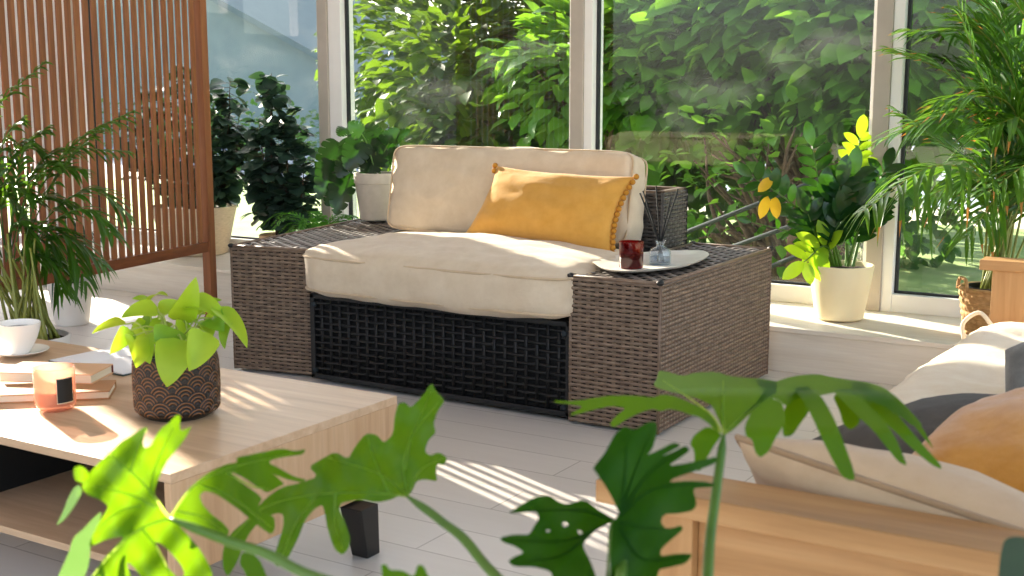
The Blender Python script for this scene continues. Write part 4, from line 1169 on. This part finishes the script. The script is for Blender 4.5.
# leaf A - bright one at the lower left
def fA(x, y, lift=0):
    d = 1.36+.0004*(x-168)-.0003*(y-517)+.00035*max(0, abs(x-168)-30)+.014*math.sin(x*.11)*math.sin(y*.09)+lift
    return atd(x, y, d)
mb = MB()
A1 = g1([(390,388),(355,352),(341,318),(346,280),(362,245),(380,205),(415,162),(440,130),(466,84),(445,96),(424,102),(428,52),(415,48),(390,75),(365,92),(345,120),(330,150),(308,158),(303,135),(322,85),(295,95),(270,115),(235,135),(205,165),(165,200),(130,238),(108,265),(104,290),(125,312),(165,326),(192,348),(180,372),(160,400),(140,440),(126,482),(150,472),(185,456),(245,446),(215,480),(170,525),(135,590),(110,680),(200,690),(330,700),(470,690),(534,576),(528,555),(510,520),(480,475),(440,430),(412,400)])
H1 = [g1([(340,465),(365,470),(400,505),(430,540),(442,570),(425,590),(395,560),(362,515)]), g1([(250,530),(268,540),(300,580),(310,610),(285,610),(262,575)])]
sheet(mb, A1, fA, H1, 6)
A2 = g2([(80,345),(95,315),(115,285),(150,235),(200,190),(250,158),(300,135),(345,128),(340,108),(390,98),(440,88),(520,72),(572,84),(617,74),(603,97),(545,104),(490,114),(465,128),(520,156),(568,184),(618,196),(600,208),(545,196),(490,176),(470,160),(500,185),(532,214),(500,228),(462,250),(420,222),(370,188),(318,164),(335,192),(372,214),(446,268),(425,300),(440,330),(490,340),(494,385),(480,414),(440,388),(392,348),(345,310),(300,278),(255,250),(215,240),(194,256),(205,292),(245,335),(288,366),(318,402),(278,445),(235,418),(160,372),(110,352)])
def fA2(x, y, lift=0): return atd(x, y, 1.36+.0009*(x-168)+.012*math.sin(x*.09)+.0006*(y-470)+lift)
sheet(mb, A2, fA2, (), 6)
A3 = g2([(360,485),(395,478),(430,508),(455,560),(475,640),(400,640),(375,560),(352,530)])
sheet(mb, A3, lambda x, y: atd(x, y, 1.42+.0008*(y-540)), (), 6)
curl = lambda x, y: atd(x, y, 1.345+.0015*(y-480)+.0012*abs(x-80))
sheet(mb, g1([(95,276),(106,300),(88,335),(68,365),(45,395),(18,413),(40,372),(58,325),(76,290)]), curl, (), 5, 2)
sheet(mb, g1([(76,222),(100,214),(124,232),(128,255),(104,272),(80,262)]), curl, (), 5)
sheet(mb, g1([(172,362),(158,412),(134,462),(128,540),(104,600),(20,640),(20,590),(62,500),(76,450),(112,420),(140,388)]), lambda x, y: atd(x, y, 1.40+.0015*(y-520)), (), 5, 2)
veins(mb, [g1([(388,388),(330,300),(245,215),(180,165)]), g1([(388,388),(300,420),(210,490),(120,600)]), g1([(330,305),(345,220),(405,90)]), g1([(345,350),(260,310),(140,280)]), g1([(300,420),(360,500),(420,640)]), g1([(300,345),(220,370),(150,430)]), g1([(262,235),(290,150),(318,95)])], fA)
veins(mb, [g2([(80,345),(170,225),(320,148),(560,92)]), g2([(200,215),(320,265),(480,385)]), g2([(110,320),(210,345),(300,405)]), g2([(300,165),(400,220),(480,235)])], fA2)
mb.build('leaf', [M['philo'], M['philo_vein'], M['philo_sheen']], t)
petiole([(168,518,1.36),(225,540,1.33),(290,566,1.28),(420,660,1.16)], 0)
# leaf C - centre
def fC(x, y, lift=0):
    d = 1.52-.0009*(x-407)*(1 if x > 407 else .35)-.0007*(y-500)*(1 if x > 330 else .2)+.01*math.sin(x*.12)*math.sin(y*.1)+lift
    return atd(x, y, d)
mb = MB()
Cp = g3([(552,352),(528,352),(500,365),(465,370),(420,362),(368,370),(360,388),(376,420),(393,470),(388,500),(370,518),(348,502),(328,445),(321,398),(314,376),(290,390),(266,420),(247,470),(216,530),(190,553),(177,540),(186,498),(205,440),(206,405),(190,399),(160,410),(130,432),(108,460),(90,500),(75,540),(50,580),(36,555),(34,520),(42,478),(70,445),(105,418),(125,392),(160,355),(200,327),(255,315),(302,298),(276,270),(310,250),(350,228),(386,250),(405,215),(435,177),(466,180),(486,205),(512,180),(516,130),(526,93),(546,90),(561,106),(592,75),(620,34),(632,60),(658,85),(636,115),(625,150),(632,176),(610,196),(600,228),(616,240),(640,229),(664,245),(655,266),(634,262),(632,290),(636,312),(602,305),(577,310),(566,338)])
sheet(mb, Cp, fC, (), 6)
veins(mb, [g3([(552,352),(430,343),(280,350),(150,385),(60,470)]), g3([(552,350),(545,240),(620,60)]), g3([(552,350),(470,290),(330,245)]), g3([(545,280),(570,180),(640,90)]), g3([(552,350),(590,280),(650,248)]), g3([(500,345),(460,250),(440,190)]), g3([(300,348),(240,430),(195,535)]), g3([(350,345),(350,420),(370,500)])], fC)
mb.build('leaf', [M['philo'], M['philo_vein']], t)
petiole([(407,496,1.52),(440,520,1.46),(478,556,1.38),(560,690,1.22)], 0)
# small tips at the bottom centre
mb = MB(); fS = lambda x, y, l=0: atd(x, y, 1.2+.0006*(y-570)+l)
sheet(mb, [(380,565),(386,564),(390,570),(402,570),(414,577),(418,564),(424,566),(430,580),(424,640),(390,640)], fS, (), 6)
mb.build('leaf', [M['philo'], M['philo_vein']], t)
petiole([(408,632,1.21),(460,690,1.15)], 0)
# leaves M1, M2 - dark pair
def fM(x, y, lift=0): return atd(x, y, 1.28+.0005*(x-620)+.0006*(500-y)+.012*math.sin(x*.08)*math.sin(y*.07)+lift)
mb = MB()
M1 = g5([(425,378),(405,330),(380,285),(345,236),(336,222),(375,175),(408,112),(440,84),(470,100),(518,72),(546,72),(546,112),(532,160),(512,182),(560,160),(602,138),(628,148),(592,168),(560,186),(600,170),(640,148),(656,165),(622,190),(582,216),(640,208),(700,195),(742,184),(744,204),(692,226),(602,256),(586,270),(650,264),(722,268),(736,285),(692,287),(664,290),(678,340),(666,362),(620,372),(570,374),(558,400),(580,426),(628,408),(632,426),(600,452),(560,488),(558,512),(610,503),(666,503),(642,536),(592,547),(545,558),(562,640),(400,640),(394,520),(398,450),(402,395)])
sheet(mb, M1, fM, (), 6)
veins(mb, [g5([(425,378),(440,260),(450,100)]), g5([(425,378),(520,240),(640,160)]), g5([(425,378),(540,290),(735,275)]), g5([(425,400),(520,420),(625,420)]), g5([(425,420),(500,520),(655,510)]), g5([(425,378),(480,220),(540,85)])], fM, .0016)
mb.build('leaf', [M['philo_shaded'], M['philo_shaded']], t)
petiole([(618,516,1.29),(622,560,1.25),(614,640,1.18)], 0)
def fM2(x, y, lift=0): return atd(x, y, 1.33+.0008*(x-560)-.0007*(y-520)+.01*math.sin(x*.1)*math.sin(y*.1)+lift)
mb = MB()
M2 = g5([(404,392),(372,404),(332,440),(310,463),(304,480),(330,530),(348,580),(350,640),(220,640),(205,580),(198,560),(142,546),(80,546),(58,530),(76,514),(112,500),(85,480),(38,464),(34,450),(75,440),(128,441),(140,420),(162,385),(150,364),(100,370),(58,371),(90,350),(140,320),(190,309),(230,336),(255,341),(310,324),(350,356),(396,384)])
HM = [g5([(235,402),(252,400),(256,412),(240,416)]), g5([(184,424),(196,424),(196,432),(184,432)]), g5([(286,426),(300,430),(302,440),(290,438)])]
sheet(mb, M2, fM2, HM, 6)
veins(mb, [g5([(404,392),(280,360),(70,366)]), g5([(404,392),(250,460),(45,455)]), g5([(330,430),(230,510),(70,530)])], fM2, .0016)
mb.build('leaf', [M['philo_shaded'], M['philo_shaded']], t)
petiole([(613,520,1.36),(612,560,1.32),(606,650,1.2)], 0)
# leaf R - umbrella leaf on the right
JR = (723.8,433.5)
def fR(x, y, lift=0, d0=1.42):
    q_ = max(0, 392-y)
    d = d0+.0022*(433-y)*(1 if y < 433 else .3)+.010*q_+.0004*abs(x-724)+lift
    return atd(x, y, d)
mb = MB()
sheet(mb, g6([(772,328),(745,262),(720,203),(660,172),(600,157),(540,142),(468,122),(458,104),(472,88),(482,46),(512,50),(590,72),(640,56),(740,52),(792,72),(880,80),(945,84),(1010,96),(1000,160),(930,205),(880,235),(840,262),(800,300)]), fR, (), 6)
sheet(mb, g6([(748,322),(700,280),(660,252),(612,240),(580,226),(530,216),(488,228),(460,214),(400,232),(340,262),(285,300),(262,286),(290,250),(340,211),(270,202),(170,226),(92,248),(92,236),(150,206),(95,196),(20,188),(22,178),(95,184),(200,168),(280,156),(400,160),(450,168),(500,152),(560,162),(620,188),(660,206),(700,230),(740,280)]), lambda x, y, l=0: fR(x, y, l, 1.37), (), 6)
sheet(mb, g6([(758,326),(700,290),(640,330),(618,370),(640,402),(638,480),(664,496),(692,440),(732,372),(760,338)]), lambda x, y, l=0: fR(x, y, l, 1.40), (), 6)
g7s = g7
sheet(mb, g7s([(132,292),(170,255),(228,196),(262,165),(290,120),(250,74),(330,88),(400,64),(500,54),(560,68),(622,78),(700,88),(762,108),(830,168),(880,214),(920,262),(880,262),(820,215),(760,180),(700,165),(640,140),(580,128),(520,138),(470,150),(420,150),(380,185),(340,150),(300,160),(232,215),(160,285)]), fR, (), 6)
for pl_, dd in ((g7s([(240,205),(214,262),(220,302),(245,312),(256,362),(276,386),(310,362),(340,302),(362,272),(378,222),(360,160),(300,150)]), -.02), (g7s([(370,200),(362,302),(402,300),(440,242),(466,210),(474,176),(430,140),(390,150)]), .03), (g7s([(400,110),(440,150),(480,222),(520,312),(560,392),(600,462),(638,477),(652,466),(634,400),(600,310),(572,240),(546,190),(515,140),(460,100)]), -.03), (g7s([(560,140),(590,202),(602,252),(632,277),(666,252),(672,220),(640,170),(600,130)]), .06), (g7s([(560,120),(610,170),(660,222),(720,274),(780,352),(820,402),(856,418),(842,380),(802,290),(740,210),(680,150),(620,110)]), -.01), (g7s([(620,100),(700,192),(800,274),(880,354),(950,412),(992,432),(986,410),(932,350),(862,270),(800,190),(730,125),(670,90)]), .02), (g7s([(700,90),(800,170),(860,230),(900,280),(940,330),(960,352),(930,290),(880,214),(820,150),(760,106)]), .08)):
    sheet(mb, pl_, lambda x, y, dd=dd: fR(x, y, 0, 1.42+dd), (), 6)
veins(mb, [g6([(772,328),(765,220),(768,90)]), g6([(772,328),(880,230),(1000,150)]), g6([(748,322),(640,215),(480,180),(290,270)]), g6([(760,320),(700,230),(500,90)]), g6([(755,330),(680,400),(660,480)])], fR, .0018, -.004)
mb.build('leaf', [M['philo'], M['philo_vein']], t)
petiole([(723.8,434,1.42),(719,470,1.40),(711,530,1.34),(690,680,1.20)], 0)
# dark leaf at the lower right corner
mb = MB(); sheet(mb, [(1004,540),(1012,536),(1030,538),(1060,545),(1080,600),(1040,640),(1006,620),(998,580),(1000,556)], lambda x, y: atd(x, y, 1.15+.0014*(y-560)), (), 7)
lf = mb.build('leaf', [M['dark_leaf']], t)
petiole([(1030,640,1.25),(950,760,1.15)], 0)

# ================================================================== LIGHT AND CAMERA
w = bpy.data.worlds.new('sky'); sc.world = w; w.use_nodes = True
nt = w.node_tree; nt.nodes.clear()
o = nt.nodes.new('ShaderNodeOutputWorld'); bg = nt.nodes.new('ShaderNodeBackground'); sk = nt.nodes.new('ShaderNodeTexSky')
SUN_EL, SUN_AZ = R(19), R(-22.5)
sk.sky_type = 'NISHITA'; sk.sun_disc = False; sk.sun_elevation = R(30); sk.sun_rotation = R(-67); sk.air_density = 1.0; sk.dust_density = 2.0
bg.inputs['Strength'].default_value = .30
hs = nt.nodes.new('ShaderNodeHueSaturation'); hs.inputs['Saturation'].default_value = .6
nt.links.new(sk.outputs[0], hs.inputs['Color']); nt.links.new(hs.outputs['Color'], bg.inputs['Color']); nt.links.new(bg.outputs[0], o.inputs['Surface'])
sd = Vector((math.cos(SUN_AZ)*math.cos(SUN_EL), math.sin(SUN_AZ)*math.cos(SUN_EL), -math.sin(SUN_EL)))
L = bpy.data.lights.new('sun', 'SUN'); L.energy = 14.5; L.angle = R(.55); L.color = (1, .89, .74)
lo = bpy.data.objects.new('sun', L); COL.objects.link(lo); lo.rotation_euler = sd.to_track_quat('-Z', 'Y').to_euler(); lo.location = (-12,8,8)

cam = bpy.data.cameras.new('camera'); co = bpy.data.objects.new('camera', cam); COL.objects.link(co)
cam.sensor_width = 36; cam.lens = FPX/1024*36; cam.clip_start = .05
co.location = EYE; co.rotation_euler = FW.to_track_quat('-Z', 'Y').to_euler()
cam.dof.use_dof = True; cam.dof.focus_distance = 4.9; cam.dof.aperture_fstop = 7.0
sc.camera = co
vs_ = sc.view_settings
vs_.view_transform = 'Standard'; vs_.look = 'None'; vs_.gamma = 1; vs_.exposure = .68; vs_.use_curve_mapping = False
sc.cycles.max_bounces = 10; sc.cycles.transparent_max_bounces = 24; sc.cycles.diffuse_bounces = 5
